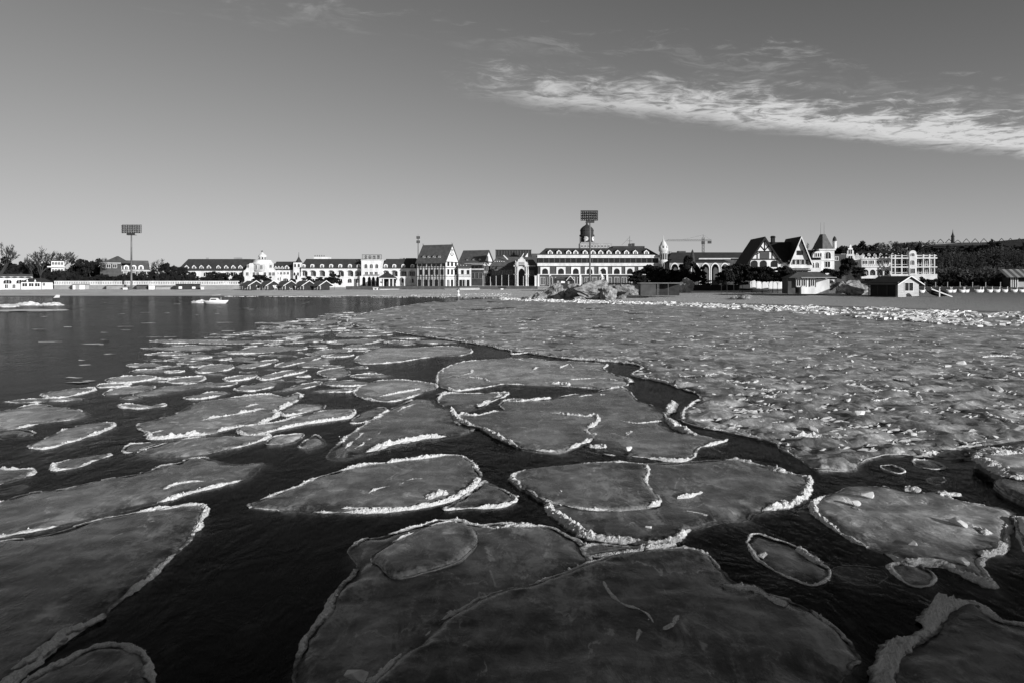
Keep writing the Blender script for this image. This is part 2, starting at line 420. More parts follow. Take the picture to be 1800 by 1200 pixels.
# ------------------------------------------------------------------ ice
def ice_mat(name, lo, hi, frost, rough, plates=.35, edge_frost=.22, bumpd=.022):
    """cloudy sea ice: refrozen plates of different tone, streaks, and frost that gathers towards the edges"""
    m = bpy.data.materials.new(name); m.use_nodes = True; h = NT(m.node_tree); p = m.node_tree.nodes['Principled BSDF']
    pos = h.n('ShaderNodeNewGeometry').outputs['Position']
    mp = h.n('ShaderNodeMapping'); m.node_tree.links.new(pos, mp.inputs[0]); mp.inputs['Rotation'].default_value = (0, 0, R(28)); mp.inputs['Scale'].default_value = (1, .45, 1)
    v = mp.outputs[0]
    a = h.noise(v, .55, 6, .62, .8); b = h.noise(v, 2.6, 7, .7, .5); c = h.noise(pos, 14, 4, .6)
    wv = h.n('ShaderNodeVectorMath', operation='ADD'); m.node_tree.links.new(pos, wv.inputs[0]); m.node_tree.links.new(h.xyz(h.m('MULTIPLY', a, 2.2), h.m('MULTIPLY', b, 1.4), 0.0), wv.inputs[1])
    vo = h.n('ShaderNodeTexVoronoi', feature='SMOOTH_F1'); vo.inputs['Scale'].default_value = plates; vo.inputs['Smoothness'].default_value = .04; m.node_tree.links.new(wv.outputs[0], vo.inputs['Vector'])
    vs = h.n('ShaderNodeSeparateColor'); m.node_tree.links.new(vo.outputs['Color'], vs.inputs[0])
    big = h.step(h.noise(pos, .33, 4, .55, 1.1), .34, .66); mid = h.step(b, .30, .70); cl = h.step(h.noise(pos, 1.1, 5, .6, 1.6), .36, .68)
    tone = h.m('ADD', h.m('ADD', h.m('MULTIPLY', big, .30), h.m('MULTIPLY', mid, .20)), h.m('ADD', h.m('MULTIPLY', cl, .22), h.m('MULTIPLY', vs.outputs[0], .28)))
    base = h.m('MULTIPLY', h.lin(h.m('POWER', tone, 2.2), .0, .70, lo, hi), h.lin(h.noise(pos, 42, 3, .6), .3, .7, .82, 1.18))
    cr = h.n('ShaderNodeTexVoronoi', feature='DISTANCE_TO_EDGE'); cr.inputs['Scale'].default_value = plates * 1.6; m.node_tree.links.new(wv.outputs[0], cr.inputs['Vector'])
    crack = h.m('MULTIPLY', h.step(cr.outputs['Distance'], .022, .002), h.step(cl, .35, .8)); base = h.m('ADD', base, h.m('MULTIPLY', crack, hi * .7))
    ed = h.n('ShaderNodeAttribute', attribute_name='edge').outputs['Fac']
    near = h.m('POWER', 2.718, h.m('MULTIPLY', ed, -3.2))
    fr = h.m('MULTIPLY', h.step(h.m('ADD', h.m('MULTIPLY', b, .7), h.m('MULTIPLY', c, .3)), .47, .68), h.step(a, .40, .60))
    fe = h.step(h.m('ADD', h.m('ADD', h.m('MULTIPLY', b, .55), h.m('MULTIPLY', c, .35)), h.m('MULTIPLY', near, edge_frost)), .52, .74)
    fr = h.m('MAXIMUM', fr, h.m('MULTIPLY', fe, near))
    thin = h.lin(h.m('ADD', ed, h.m('MULTIPLY', h.m('SUBTRACT', cl, .5), .5)), 0.0, .7, .55, 1.0); base = h.m('MULTIPLY', base, h.m('MINIMUM', h.m('MAXIMUM', thin, .5), 1.0))   # thin wet ice at the edge lets the dark sea show
    h.put(p.inputs['Base Color'], h.grey(h.mixf(h.m('MULTIPLY', fr, .7), base, frost)))
    h.put(p.inputs['Roughness'], h.lin(b, .3, .7, rough - .12, rough + .18)); p.inputs['IOR'].default_value = 1.31; p.inputs['Specular IOR Level'].default_value = .45
    bp = h.n('ShaderNodeBump'); bp.inputs['Strength'].default_value = .6; bp.inputs['Distance'].default_value = bumpd
    h.put(bp.inputs['Height'], h.m('ADD', b, h.m('MULTIPLY', c, .25))); m.node_tree.links.new(bp.outputs[0], p.inputs['Normal'])
    MATS[name] = m


def rim_mat():
    m = bpy.data.materials.new('rim_ice'); m.use_nodes = True; h = NT(m.node_tree); p = m.node_tree.nodes['Principled BSDF']
    pos = h.n('ShaderNodeNewGeometry').outputs['Position']
    n1 = h.noise(pos, 9, 6, .65); n2 = h.noise(pos, 2.2, 3, .6); n3 = h.noise(pos, 38, 4, .65)
    fz = h.n('ShaderNodeAttribute', attribute_name='frost').outputs['Fac']
    f = h.step(h.m('ADD', fz, h.m('MULTIPLY', h.m('SUBTRACT', n1, .5), 1.9)), -.05, .75)
    h.put(p.inputs['Base Color'], h.grey(h.mixf(f, h.lin(n2, .3, .7, .08, .2), h.m('MULTIPLY', h.lin(n2, .3, .7, .74, .97), h.lin(n3, .3, .7, .62, 1.05)))))
    p.inputs['Roughness'].default_value = .8; p.inputs['Specular IOR Level'].default_value = .25
    bp = h.n('ShaderNodeBump'); bp.inputs['Strength'].default_value = .9; bp.inputs['Distance'].default_value = .06
    h.put(bp.inputs['Height'], h.m('ADD', n1, h.m('MULTIPLY', n3, .5))); m.node_tree.links.new(bp.outputs[0], p.inputs['Normal'])
    MATS['rim_ice'] = m


rim_mat()
ice_mat('floe_ice', .018, .34, .46, .22)
ice_mat('belt_ice', .08, .75, .68, .26)
ice_mat('sheet_ice', .11, .74, .72, .34, .9, bumpd=.05)
mat('block_ice', .45, .8, 3.0, .5, .3, 12.0, .4, coord='pos', bdist=.03)


def nz(x, y, z=0.0): return noise.noise(Vector((x, y, z)))


def spline(pts, ds, closed=True):
    n = len(pts); out = []
    rng = range(n) if closed else range(n - 1)
    for i in rng:
        g = lambda k: pts[k % n] if closed else pts[min(max(k, 0), n - 1)]
        p0, p1, p2, p3 = g(i - 1), g(i), g(i + 1), g(i + 2)
        k = max(1, int((p2 - p1).length / ds))
        for j in range(k):
            t = j / k
            out.append(.5 * ((2 * p1) + (p2 - p0) * t + (2 * p0 - 5 * p1 + 4 * p2 - p3) * t * t + (3 * p1 - p0 - 3 * p2 + p3) * t ** 3))
    if not closed: out.append(pts[-1].copy())
    return out


def normals2(P, closed=True):
    n = len(P); N = []
    for i in range(n):
        a = P[i - 1] if (closed or i) else P[i]; b = P[(i + 1) % n] if (closed or i < n - 1) else P[i]
        d = (b - a); d = d.normalized() if d.length > 1e-9 else Vector((1, 0)); N.append(Vector((-d.y, d.x)))
    return N


def area(P): return .5 * sum(P[i - 1].x * P[i].y - P[i].x * P[i - 1].y for i in range(len(P)))


def inside1(x, y, P):
    r = False
    for i in range(len(P)):
        (x1, y1), (x2, y2) = P[i - 1], P[i]
        if (y1 > y) != (y2 > y) and x < (x2 - x1) * (y - y1) / (y2 - y1) + x1: r = not r
    return r


def inside(px, py, P):
    px = np.asarray(px); py = np.asarray(py); r = np.zeros(px.shape, bool); n = len(P)
    for i in range(n):
        (x1, y1), (x2, y2) = P[i - 1], P[i]
        if y1 == y2: continue
        c = ((y1 > py) != (y2 > py)) & (px < (x2 - x1) * (py - y1) / (y2 - y1) + x1)
        r ^= c
    return r


def crumbs(mb, x, y, z, r):
    """one crumb of broken ice: a squashed irregular octahedron"""
    j = lambda: random.uniform(.6, 1.3)
    vs = [(x + r * j(), y, z), (x - r * j(), y, z), (x, y + r * j(), z), (x, y - r * j(), z), (x + r * .2, y, z + r * j() * .9), (x, y, z - r * .5)]
    mb.add(vs, [(0, 2, 4), (2, 1, 4), (1, 3, 4), (3, 0, 4), (2, 0, 5), (1, 2, 5), (3, 1, 5), (0, 3, 5)])


def ridge_strip(P, closed, wd, ht, z0, seed, cover=.55, dens=1.0):
    """crumbly ridge of frozen slush along a line; P are 2-D points, normals point into the floe"""
    N = normals2(P, closed); n = len(P); wd *= .43; ht *= .46
    prof = [(-.45, -.5, .5), (-.25, .15, .9), (-.05, .6, 1), (.15, .95, 1), (.4, 1.0, .95), (.65, .7, .75), (.95, .32, .45), (1.5, -.05, .0)]
    K = len(prof); mb = MB(); vs = []; fz = []; amps = []
    for i, p in enumerate(P):
        a = nz(p.x * .5, p.y * .5, seed); b = nz(p.x * 1.9, p.y * 1.9, seed + 5); c = nz(p.x * 7, p.y * 7, seed + 9)
        am = min(1.25, max(-.12, cover - .2 + a * 1.9 + b * 1.0)) * (1 + .6 * c)
        w_ = wd * (.28 + .7 * max(.0, cover + a * 1.1 + b * .8) + 2.2 * max(0, a + b * .6 + cover - .75))
        w_ = min(w_, 1.45 * wd)
        if not closed:
            e = min(i, n - 1 - i) / max(1, n * .14); am *= min(1, e + .05); w_ *= min(1, e + .15)
        amps.append(am)
        for o, hh, ff in prof:
            q = p + N[i] * (o * w_)
            jx = nz(q.x * 11, q.y * 11, seed + o * 7) * .34 * w_; jy = nz(q.x * 11, q.y * 11, seed + 31 + o * 7) * .34 * w_
            jz = .62 + 1.1 * abs(nz(q.x * 8, q.y * 8, seed + 77)) + .55 * abs(nz(q.x * 21, q.y * 21, seed + 3)) + .3 * nz(q.x * 45, q.y * 45, seed)
            vs.append((q.x + jx, q.y + jy, z0 + ht * am * hh * (jz if hh > 0 else 1) - (.03 if am < 0 else 0))); fz.append(ff * min(1, .25 + max(0, am) * 1.3))
    m = n if closed else n - 1
    mb.add(vs, [(i * K + k, ((i + 1) % n) * K + k, ((i + 1) % n) * K + k + 1, i * K + k + 1) for i in range(m) for k in range(K - 1)])
    per = sum((P[i] - P[i - 1]).length for i in range(1, n))
    for _ in range(int(per * 70 * dens)):
        i = random.randrange(n)
        if amps[i] < random.uniform(.25, .9): continue
        p = P[i] + N[i] * random.gauss(.3, .38) * wd
        crumbs(mb, p.x, p.y, z0 + ht * amps[i] * random.uniform(.0, .9), wd * min(.5, .06 * random.paretovariate(1.6)))
    me = mb.mesh('ridge'); at = me.attributes.new('frost', 'FLOAT', 'POINT'); at.data.foreach_set('value', fz + [1.0] * (len(mb.v) - len(fz)))
    return me


def slab_mesh(P, zt, seed, relief=.012, cell=None, flange=.22, depth=.28, dip=None, freq=1.0, cover=.5):
    """ice plate: top with real relief that dips under water at its edge, and a foot that widens below"""
    if area(P) < 0: P = P[::-1]
    N = normals2(P)                                  # inward for counter-clockwise outlines
    n = len(P); xs_ = [p.x for p in P]; ys_ = [p.y for p in P]
    Ym = max(4.0, sum(ys_) / n)
    cell = cell or max(.08, Ym * .008)
    dip = dip if dip is not None else .28
    pts = []
    y = min(ys_)
    while y < max(ys_):
        c = max(cell, y * .006); dy = max(cell, y * y * .0006)
        x = min(xs_) + random.random() * c
        while x < max(xs_):
            pts.append((x + random.uniform(-.35, .35) * c, y + random.uniform(-.35, .35) * dy)); x += c
        y += dy
    for o in (.28, .6, 1.0, 1.8, 2.8):
        pts += [tuple(p + N[i] * dip * o) for i, p in enumerate(P) if i % 2 == 0]
    Pi = [p + N[i] * min(.06, cell) for i, p in enumerate(P)]
    a = np.array(pts); keep = inside(a[:, 0], a[:, 1], [tuple(q) for q in Pi]); pts = [Vector(q) for q, k in zip(pts, keep) if k]
    vin = [Vector((p.x, p.y)) for p in P] + pts
    V, E_, Fc, *_ = geometry.delaunay_2d_cdt(vin, [(i, (i + 1) % n) for i in range(n)], [], 1, 1e-5)
    kd = kdtree.KDTree(n)
    for i, p in enumerate(P): kd.insert((p.x, p.y, 0), i)
    kd.balance()
    vs = []; ed = []
    for v in V:
        d = kd.find((v.x, v.y, 0))[2]; x, y = v.x, v.y
        full = zt + relief * (1.6 * noise.fractal(Vector((x * .5 * freq, y * .9 * freq, seed)), 1, 2, 4) + .9 * nz(x * 2.1 * freq, y * 2.1 * freq, seed + 3) + .5 * nz(x * 6, y * 6, seed + 8))
        am = cover - .08 + 1.7 * nz(x * .5, y * .5, seed) + .8 * nz(x * 1.9, y * 1.9, seed + 5)
        dd = dip * (.8 + 2.8 * min(1, max(0, .45 - am))) if zt < .09 else .12; t_ = min(1, max(0, d / max(.02, dd))); t_ = t_ * (2 - t_)
        lip = -.035 + .05 * nz(x * 1.3, y * 1.3, seed + 60) + (zt * .6 if zt > .09 else 0)
        vs.append((x, y, lip + (full - lip) * t_)); ed.append(d)
    fs = [tuple(f) for f in Fc]
    k = len(vs)
    zb = [vs[i][2] for i in range(n)]                # outline vertices come first in the triangulation
    for i, p in enumerate(P): vs.append((p.x, p.y, zb[i]))
    apron = []
    for i, p in enumerate(P):                        # drowned apron: wide where the rim is missing
        am = cover - .08 + 1.7 * nz(p.x * .5, p.y * .5, seed) + .8 * nz(p.x * 1.9, p.y * 1.9, seed + 5)
        apron.append(max(.03, flange * (.55 + 1.3 * nz(p.x * .45, p.y * .45, seed + 40) + .35 * nz(p.x * 1.7, p.y * 1.7, seed + 43) + .9 * max(0, .4 - am))))
    for f_, z_ in ((.12, -.035), (.55, -.075), (1.0, -.15), (1.12, -.6)):
        for i, p in enumerate(P):
            q = p - N[i] * apron[i] * f_; vs.append((q.x, q.y, min(zb[i], 0) + z_ + (.03 * nz(q.x * 2.2, q.y * 2.2, seed + 70) if z_ > -.3 else 0)))
    for r in range(4):
        fs += [(k + r * n + i, k + (r + 1) * n + i, k + (r + 1) * n + (i + 1) % n, k + r * n + (i + 1) % n) for i in range(n)]
    me = bpy.data.meshes.new('slab'); me.from_pydata(vs, [], fs); me.polygons.foreach_set('use_smooth', [True] * len(fs))
    at = me.attributes.new('edge', 'FLOAT', 'POINT'); at.data.foreach_set('value', ed + [3.0] * (5 * n)); me.update()
    return me


FLOES = []
COUNT = [0]


def floe(label, pix, zt=.05, rim=(.20, .10), cover=.5, ridges=(), group=None, world=None, relief=.012, rag=1.0, flange=.2, name='ice_floe', cat='ice floe', mats='floe_ice'):
    COUNT[0] += 1; seed = COUNT[0] * 3.37
    P = world if world else [W(x, y, None, zt).xy for x, y in pix]
    Ym = sum(p.y for p in P) / len(P)
    ds = max(.03, Ym / 683 * .9)
    P = spline(P, ds)
    N = normals2(P)
    P = [p + N[i] * rag * (.05 * nz(p.x * 1.7, p.y * 1.7, seed) + .028 * nz(p.x * 6, p.y * 6, seed)) for i, p in enumerate(P)]
    if area(P) < 0: P = P[::-1]
    c = sum(P, Vector((0, 0))) / len(P)
    root = thing(name, label, cat, (c.x, c.y, 0), 0, group)
    FLOES.append(P)
    L = [p - c for p in P]
    off = Vector((c.x, c.y))
    me = slab_mesh(P, zt, seed, relief, flange=flange * min(2.0, .6 + Ym * .07), cover=cover); shift(me, c)
    mesh_obj('slab', me, mats, root)
    if rim:
        me = ridge_strip(P, True, rim[0], rim[1], .02 if zt < .09 else zt * .75, seed, cover=cover, dens=1 if Ym < 30 else .4); shift(me, c)
        mesh_obj('rim', me, 'rim_ice', root)
    for line, w_, h_, cv_ in ridges:
        Q = spline([W(x, y, None, zt).xy for x, y in line], ds, False)
        Q = [q + Vector((nz(q.x * 2.5, q.y * 2.5, seed), nz(q.x * 2.5, q.y * 2.5, seed + 4))) * .06 for q in Q]
        me = ridge_strip(Q, False, w_, h_, zt - .01, seed + 1.3, cover=cv_); shift(me, c)
        mesh_obj('ridge', me, 'rim_ice', root)
    return root


def shift(me, c):
    a = np.empty(len(me.vertices) * 3); me.vertices.foreach_get('co', a); a = a.reshape(-1, 3); a[:, 0] -= c[0]; a[:, 1] -= c[1]
    me.vertices.foreach_set('co', a.ravel()); me.update()


def ZA(*p): return [(x / 3, 500 + y / 3) for x, y in p]
def ZB(*p): return [(600 + x / 3, 500 + y / 3) for x, y in p]
def ZC(*p): return [(1200 + x / 3, 500 + y / 3) for x, y in p]


# --- the wide consolidated ice field on the right
EDGE = [(760, 531), (690, 541), (632, 553), (610, 563), (627, 573), (690, 583), (797, 598), (867, 608), (897, 615), (933, 620), (988, 628), (1083, 635), (1128, 643), (1110, 657), (1133, 663),
        (1167, 670), (1200, 683), (1226, 690), (1228, 700), (1207, 713), (1200, 724), (1203, 740), (1237, 750), (1280, 757), (1327, 767), (1360, 777),
        (1382, 793), (1402, 802), (1420, 815), (1430, 821), (1467, 824), (1507, 822), (1512, 812), (1540, 801), (1583, 797), (1633, 802), (1700, 805), (1722, 790)]
near_edge = [W(x, y, None, .06).xy for x, y in EDGE]
tail = [Vector((26, 21)), Vector((40, 19)), Vector((75, 22)), Vector((130, 40)), Vector((150, 66))]
back = [Vector((105, 92)) - Vector((.6, 1.2))] + [WL[i] - Vector((0, 1.5)) for i in (10, 9, 8, 7, 6, 5)]
ds_pts = spline(near_edge, .12, False)
ds_pts = [p + Vector((nz(p.x * 1.5, p.y * 1.5, 1), nz(p.x * 1.5, p.y * 1.5, 2))) * .10 for p in ds_pts]
SHEET = ds_pts + tail + back
sheet_obj = mesh_obj('ice_field', slab_mesh(SHEET, .07, 11.1, relief=.12, cell=.10, flange=.5, freq=1.5), 'sheet_ice', kind='structure', label='wide rough field of consolidated ice reaching to the beach')
me = ridge_strip([p for p in (ds_pts if area(SHEET) > 0 else ds_pts[::-1])], False, .24, .13, .05, 4.4, cover=.62); mesh_obj('rim', me, 'rim_ice', sheet_obj)
SH = [tuple(p) for p in near_edge + tail + back]
for line, w_, h_, cv_ in [
        (ZC((590, 800), (680, 800), (770, 810), (870, 835)), .22, .16, .8), (ZC((420, 590), (500, 595), (580, 605)), .25, .16, .8),
        (ZC((30, 680), (130, 660), (240, 650), (330, 650)), .2, .1, .6), (ZC((610, 790), (560, 840), (600, 870)), .15, .05, .4),
        (ZC((640, 720), (700, 735), (840, 725)), .2, .1, .6), (ZC((1580, 385), (1650, 375), (1770, 377)), .4, .2, .8),
        (ZC((1200, 870), (1290, 895), (1400, 880), (1450, 865)), .2, .16, .85), (ZC((1500, 665), (1600, 690), (1720, 725), (1800, 745)), .3, .18, .7),
        (ZC((1490, 630), (1540, 650), (1620, 655), (1790, 655)), .25, .15, .7), (ZC((640, 438), (740, 438)), .3, .15, .8),
        (ZC((1000, 620), (1060, 610), (1140, 600)), .25, .15, .7), (ZC((1400, 585), (1470, 590)), .3, .18, .8),
        (ZB((250, 232), (380, 228), (520, 232), (660, 250), (740, 280)), .3, .1, .6), (ZB((580, 300), (660, 300), (760, 305)), .3, .1, .6),
        (ZB((800, 310), (810, 330), (890, 345), (900, 365), (1000, 355)), .3, .12, .7), (ZB((180, 290), (320, 300), (450, 300)), .3, .1, .6)]:
    Q = spline([W(x, y, None, .07).xy for x, y in line], .06, False)
    me = ridge_strip(Q, False, w_, h_, .06, random.random() * 50, cover=cv_); mesh_obj('ridge', me, 'rim_ice', sheet_obj)

rr_ = random.Random(31)
for k in range(64):                                # pancakes frozen into the field: their raised outlines
    px = rr_.uniform(900, 1790); py = 575 + 215 * rr_.random() ** 1.2; c = W(px, py, None, .07).xy
    if not inside1(c.x, c.y - .8, SH) or not inside1(c.x - 1.5, c.y, SH): continue
    r = rr_.uniform(.6, 2.2) * (.7 + c.y * .012); q0 = rr_.random() * 6; arc = rr_.uniform(2.2, 6.0); m_ = 9; el = rr_.uniform(.7, 1.1)
    Q = spline([c + Vector((math.cos(q0 + arc * j / m_), math.sin(q0 + arc * j / m_) * el)) * r * rr_.uniform(.88, 1.12) for j in range(m_ + 1)], max(.05, c.y * .0014), False)
    mesh_obj('ridge', ridge_strip(Q, False, .20, .09, .055, k * 2.7, cover=.5, dens=.5), 'rim_ice', sheet_obj)

# --- floes traced one by one
L_ = 'pancake floes in the open lead'
floe('large flat floe with thin frosted rim at the left edge beside open water', mats='belt_ice', pix=ZA((-90, 690), (0, 665), (110, 640), (200, 625), (290, 635), (370, 645), (470, 668), (455, 690), (380, 705), (200, 730), (90, 752), (0, 768), (-90, 775)), cover=.55)
floe('small rounded floe just below the large flat floe at the left edge', ZA((-60, 785), (0, 768), (80, 757), (150, 760), (185, 773), (165, 787), (90, 797), (0, 808), (-60, 810)))
floe('long cigar-shaped floe lying alone in the left lead, larger of two', mats='belt_ice', pix=ZA((150, 848), (165, 828), (230, 805), (310, 770), (400, 738), (470, 725), (560, 722), (605, 725), (600, 742), (540, 768), (450, 800), (350, 830), (270, 852), (200, 860)))
floe('short narrow floe lying alone below the long cigar-shaped floe', ZA((268, 962), (285, 940), (350, 918), (420, 903), (500, 890), (575, 885), (560, 900), (490, 925), (410, 955), (330, 968), (285, 970)))
floe('blunt grey floe cut by the left edge of the picture, below the narrow floe', ZA((-60, 985), (0, 963), (60, 970), (150, 965), (180, 968), (170, 990), (110, 1012), (40, 1032), (0, 1045), (-60, 1055)))
floe('little sunken floe sliver at the left edge under the blunt grey floe', ZA((-40, 1075), (30, 1065), (80, 1050), (130, 1045), (158, 1052), (120, 1070), (50, 1085), (-40, 1100)), zt=.03, rim=(.14, .06))
floe('very long floe with a hooked bright tip, reaching in from the left edge', [(-40, 890), (0, 878), (27, 868), (60, 861), (113, 855), (147, 846), (200, 836), (253, 826), (283, 816), (310, 811), (327, 804), (360, 801), (377, 805), (417, 813), (447, 810), (463, 810), (458, 820), (443, 833), (417, 843), (387, 851), (343, 861), (300, 874), (253, 885), (217, 895), (170, 906), (90, 924), (33, 934), (0, 941), (-40, 946)], cover=.62, rim=(.26, .13),
     ridges=[(ZA((850, 1085), (900, 1062), (960, 1045), (1050, 1035), (1150, 1040)), .16, .07, .6)])
floe('big floe with a double white ridge along its lower side, left of centre', mats='belt_ice', pix=ZA((718, 738), (740, 722), (850, 695), (930, 670), (980, 640), (1040, 615), (1150, 600), (1280, 585), (1420, 575), (1500, 585), (1560, 568), (1590, 578), (1570, 605), (1500, 640), (1460, 662), (1470, 680), (1380, 720), (1250, 745), (1170, 762), (1120, 780), (1000, 788), (870, 803), (785, 802), (775, 775), (740, 760)), cover=.7, rim=(.26, .14),
     ridges=[(ZA((785, 785), (900, 757), (1060, 715), (1200, 690), (1290, 675), (1380, 655), (1450, 655)), .30, .16, .9), (ZA((1290, 645), (1350, 630), (1440, 615)), .2, .08, .7)])
floe('smooth oval floe tucked under the big double-ridged floe', mats='belt_ice', pix=ZA((718, 885), (760, 860), (830, 840), (900, 822), (1050, 797), (1200, 792), (1420, 787), (1380, 815), (1300, 840), (1200, 860), (1100, 885), (960, 905), (850, 912), (760, 900)), cover=.32)
floe('thin half-sunken floe left of the smooth oval floe', ZA((640, 868), (680, 840), (750, 833), (830, 828), (770, 855), (715, 875), (660, 882)), zt=.03, cover=.3)
floe('stubby pointed floe right of the big double-ridged floe', mats='belt_ice', pix=ZA((1475, 670), (1500, 645), (1560, 625), (1640, 628), (1715, 628), (1700, 650), (1620, 665), (1550, 680), (1500, 685)))
floe('long slanting floe with a bright foot, beside the tilted ridged floe', mats='belt_ice', pix=ZA((1250, 770), (1260, 745), (1350, 735), (1480, 715), (1560, 690), (1700, 660), (1800, 650), (1870, 655), (1850, 690), (1780, 705), (1620, 725), (1480, 755), (1370, 780), (1300, 783)), cover=.6)
floe('small mitten-shaped floe in dark water left of the tilted ridged floe', mats='belt_ice', pix=ZA((1570, 845), (1620, 805), (1660, 785), (1690, 795), (1720, 825), (1690, 845), (1620, 855)))
small = [
    ZA((540, 570), (600, 545), (680, 530), (760, 520), (815, 530), (800, 548), (720, 565), (620, 575), (560, 578)), ZA((700, 575), (780, 550), (900, 530), (1000, 520), (1150, 510), (1240, 508), (1230, 525), (1100, 540), (980, 555), (850, 575), (760, 585)),
    ZA((215, 575), (270, 560), (380, 545), (490, 542), (500, 552), (430, 570), (330, 590), (250, 590)), ZA((550, 497), (620, 485), (750, 475), (825, 483), (800, 497), (700, 510), (600, 517)),
    ZA((880, 505), (950, 490), (1060, 482), (1085, 490), (1050, 507), (960, 515), (900, 515)), ZA((1030, 455), (1060, 430), (1150, 418), (1225, 420), (1220, 440), (1150, 455), (1060, 462)),
    ZA((1245, 428), (1330, 408), (1450, 395), (1460, 403), (1400, 420), (1320, 437), (1260, 440)), ZA((1185, 492), (1260, 478), (1350, 472), (1340, 485), (1270, 500), (1200, 505)),
    ZA((1350, 490), (1420, 470), (1520, 450), (1610, 443), (1600, 458), (1500, 478), (1410, 498)), ZA((1235, 548), (1300, 525), (1400, 505), (1495, 500), (1480, 520), (1400, 545), (1310, 557)),
    ZA((1440, 555), (1530, 535), (1630, 515), (1695, 508), (1680, 525), (1590, 545), (1500, 560)), ZA((1570, 425), (1600, 400), (1680, 390), (1760, 380), (1740, 410), (1700, 430), (1620, 432)),
    ZA((1670, 465), (1720, 445), (1800, 440), (1850, 455), (1830, 475), (1750, 485)), ZA((1450, 424), (1550, 393), (1690, 372), (1680, 388), (1560, 415), (1480, 432)),
    ZA((1200, 395), (1250, 380), (1335, 383), (1330, 395), (1260, 402)), ZA((1120, 358), (1250, 345), (1330, 328), (1450, 325), (1560, 325), (1620, 335), (1500, 350), (1350, 360), (1200, 362)),
    ZA((1540, 305), (1600, 290), (1680, 285), (1700, 295), (1640, 303)), ZA((620, 632), (680, 625), (780, 632), (868, 625), (860, 637), (760, 648), (660, 645)),
    ZA((20, 608), (150, 600), (300, 594), (430, 588), (420, 602), (250, 612), (100, 618)), ZA((960, 595), (1050, 573), (1150, 560), (1215, 562), (1150, 582), (1050, 598)),
    ZA((1620, 215), (1680, 195), (1760, 185), (1800, 195), (1720, 210)), ZA((1640, 355), (1720, 340), (1800, 335), (1860, 342), (1780, 358)), ZA((1360, 375), (1450, 365), (1560, 368), (1480, 378)),
    ZA((1400, 835), (1430, 800), (1520, 785), (1600, 783), (1560, 815), (1480, 835)), ZA((820, 435), (880, 428), (950, 424), (900, 436)), ZA((975, 386), (1050, 381), (1120, 380), (1060, 388))]
ORD = ['first', 'second', 'third', 'fourth', 'fifth', 'sixth', 'seventh', 'eighth', 'ninth', 'tenth', 'eleventh', 'twelfth', 'thirteenth', 'fourteenth']
rows = {}
for q in small: rows.setdefault(0 if q[0][1] > 680 else 1 if q[0][1] > 661 else 2 if q[0][1] > 634 else 3, []).append(q)
for row, q in [(r_, q_) for r_ in rows for q_ in sorted(rows[r_], key=lambda q_: sum(p[0] for p in q_) / len(q_))]:
    floe('larger pancake floe, %s from the left in the %s row of the belt' % (ORD[sorted(rows[row], key=lambda q_: sum(p[0] for p in q_) / len(q_)).index(q)], ('nearest', 'second', 'third', 'farthest')[row]), q, mats='belt_ice', group='pancake floes in the belt left of centre', cover=random.uniform(.35, .7), rim=(.17, .11))
floe('spindle-shaped floe with a double right rim in the dark pool above centre', mats='belt_ice', pix=ZB((65, 572), (90, 535), (140, 512), (230, 500), (330, 500), (440, 512), (500, 527), (490, 548), (400, 577), (320, 602), (230, 612), (140, 600)), ridges=[(ZB((200, 590), (330, 565), (490, 535)), .22, .1, .7)])
floe('small oval floe at the top left corner of the tilted ridged floe', ZB((50, 718), (90, 680), (150, 652), (220, 642), (240, 655), (200, 690), (130, 718), (70, 725)))
floe('tilted floe with parallel frozen ridges running up its left half', ZB((-82, 902), (-20, 830), (60, 770), (170, 700), (310, 625), (400, 598), (490, 600), (500, 622), (590, 665), (620, 720), (700, 755), (620, 790), (560, 800), (440, 808), (330, 828), (230, 852), (130, 888), (0, 912)), cover=.6, rim=(.3, .15),
     ridges=[(ZB((10, 870), (100, 795), (220, 715), (340, 645), (400, 625)), .2, .10, .7), (ZB((40, 885), (140, 820), (260, 740), (340, 690)), .2, .08, .6), (ZB((130, 880), (230, 845), (330, 822), (440, 803), (560, 797)), .22, .14, .95)])
floe('broad smooth floe at the back of the dark pool', mats='belt_ice', pix=ZB((65, 395), (100, 365), (150, 345), (200, 330), (350, 330), (620, 325), (690, 345), (640, 370), (450, 382), (300, 405), (130, 415), (70, 405)), cover=.5)
floe('wide many-cracked floe with oval plates frozen in, above the centre', mats='belt_ice', pix=ZB((510, 462), (560, 430), (640, 405), (770, 393), (880, 382), (990, 386), (1165, 400), (1300, 407), (1400, 418), (1385, 440), (1440, 470), (1495, 490), (1515, 520), (1440, 538), (1390, 545), (1300, 540), (1150, 530), (1000, 525), (860, 520), (800, 530), (700, 545), (610, 555), (530, 537), (502, 510)), cover=.55,
     ridges=[(ZB((515, 470), (560, 447), (640, 432), (685, 448), (670, 468), (600, 480), (540, 485)), .22, .1, .7), (ZB((515, 500), (560, 488), (660, 487), (740, 497), (795, 515)), .22, .1, .75), (ZB((840, 478), (960, 465), (1040, 435)), .25, .12, .8),
             (ZB((880, 385), (960, 400), (990, 410)), .25, .1, .7), (ZB((1150, 440), (1200, 420), (1220, 440)), .2, .1, .6), (ZB((1200, 500), (1350, 493), (1460, 505)), .2, .08, .6), (ZB((1110, 522), (1160, 524), (1200, 530)), .3, .16, .9), (ZB((1300, 548), (1350, 545), (1400, 540)), .5, .22, 1.0), (ZB((1460, 478), (1500, 490), (1520, 515)), .3, .16, .9)])
floe('grey floe with a frosted right bank, above the spoon-shaped floe', ZB((505, 602), (560, 568), (680, 570), (865, 565), (870, 580), (800, 610), (740, 640), (650, 665), (570, 650)), cover=.4, ridges=[(ZB((720, 640), (790, 605), (850, 575)), .3, .13, .9), (ZB((520, 580), (560, 566)), .3, .15, 1)])
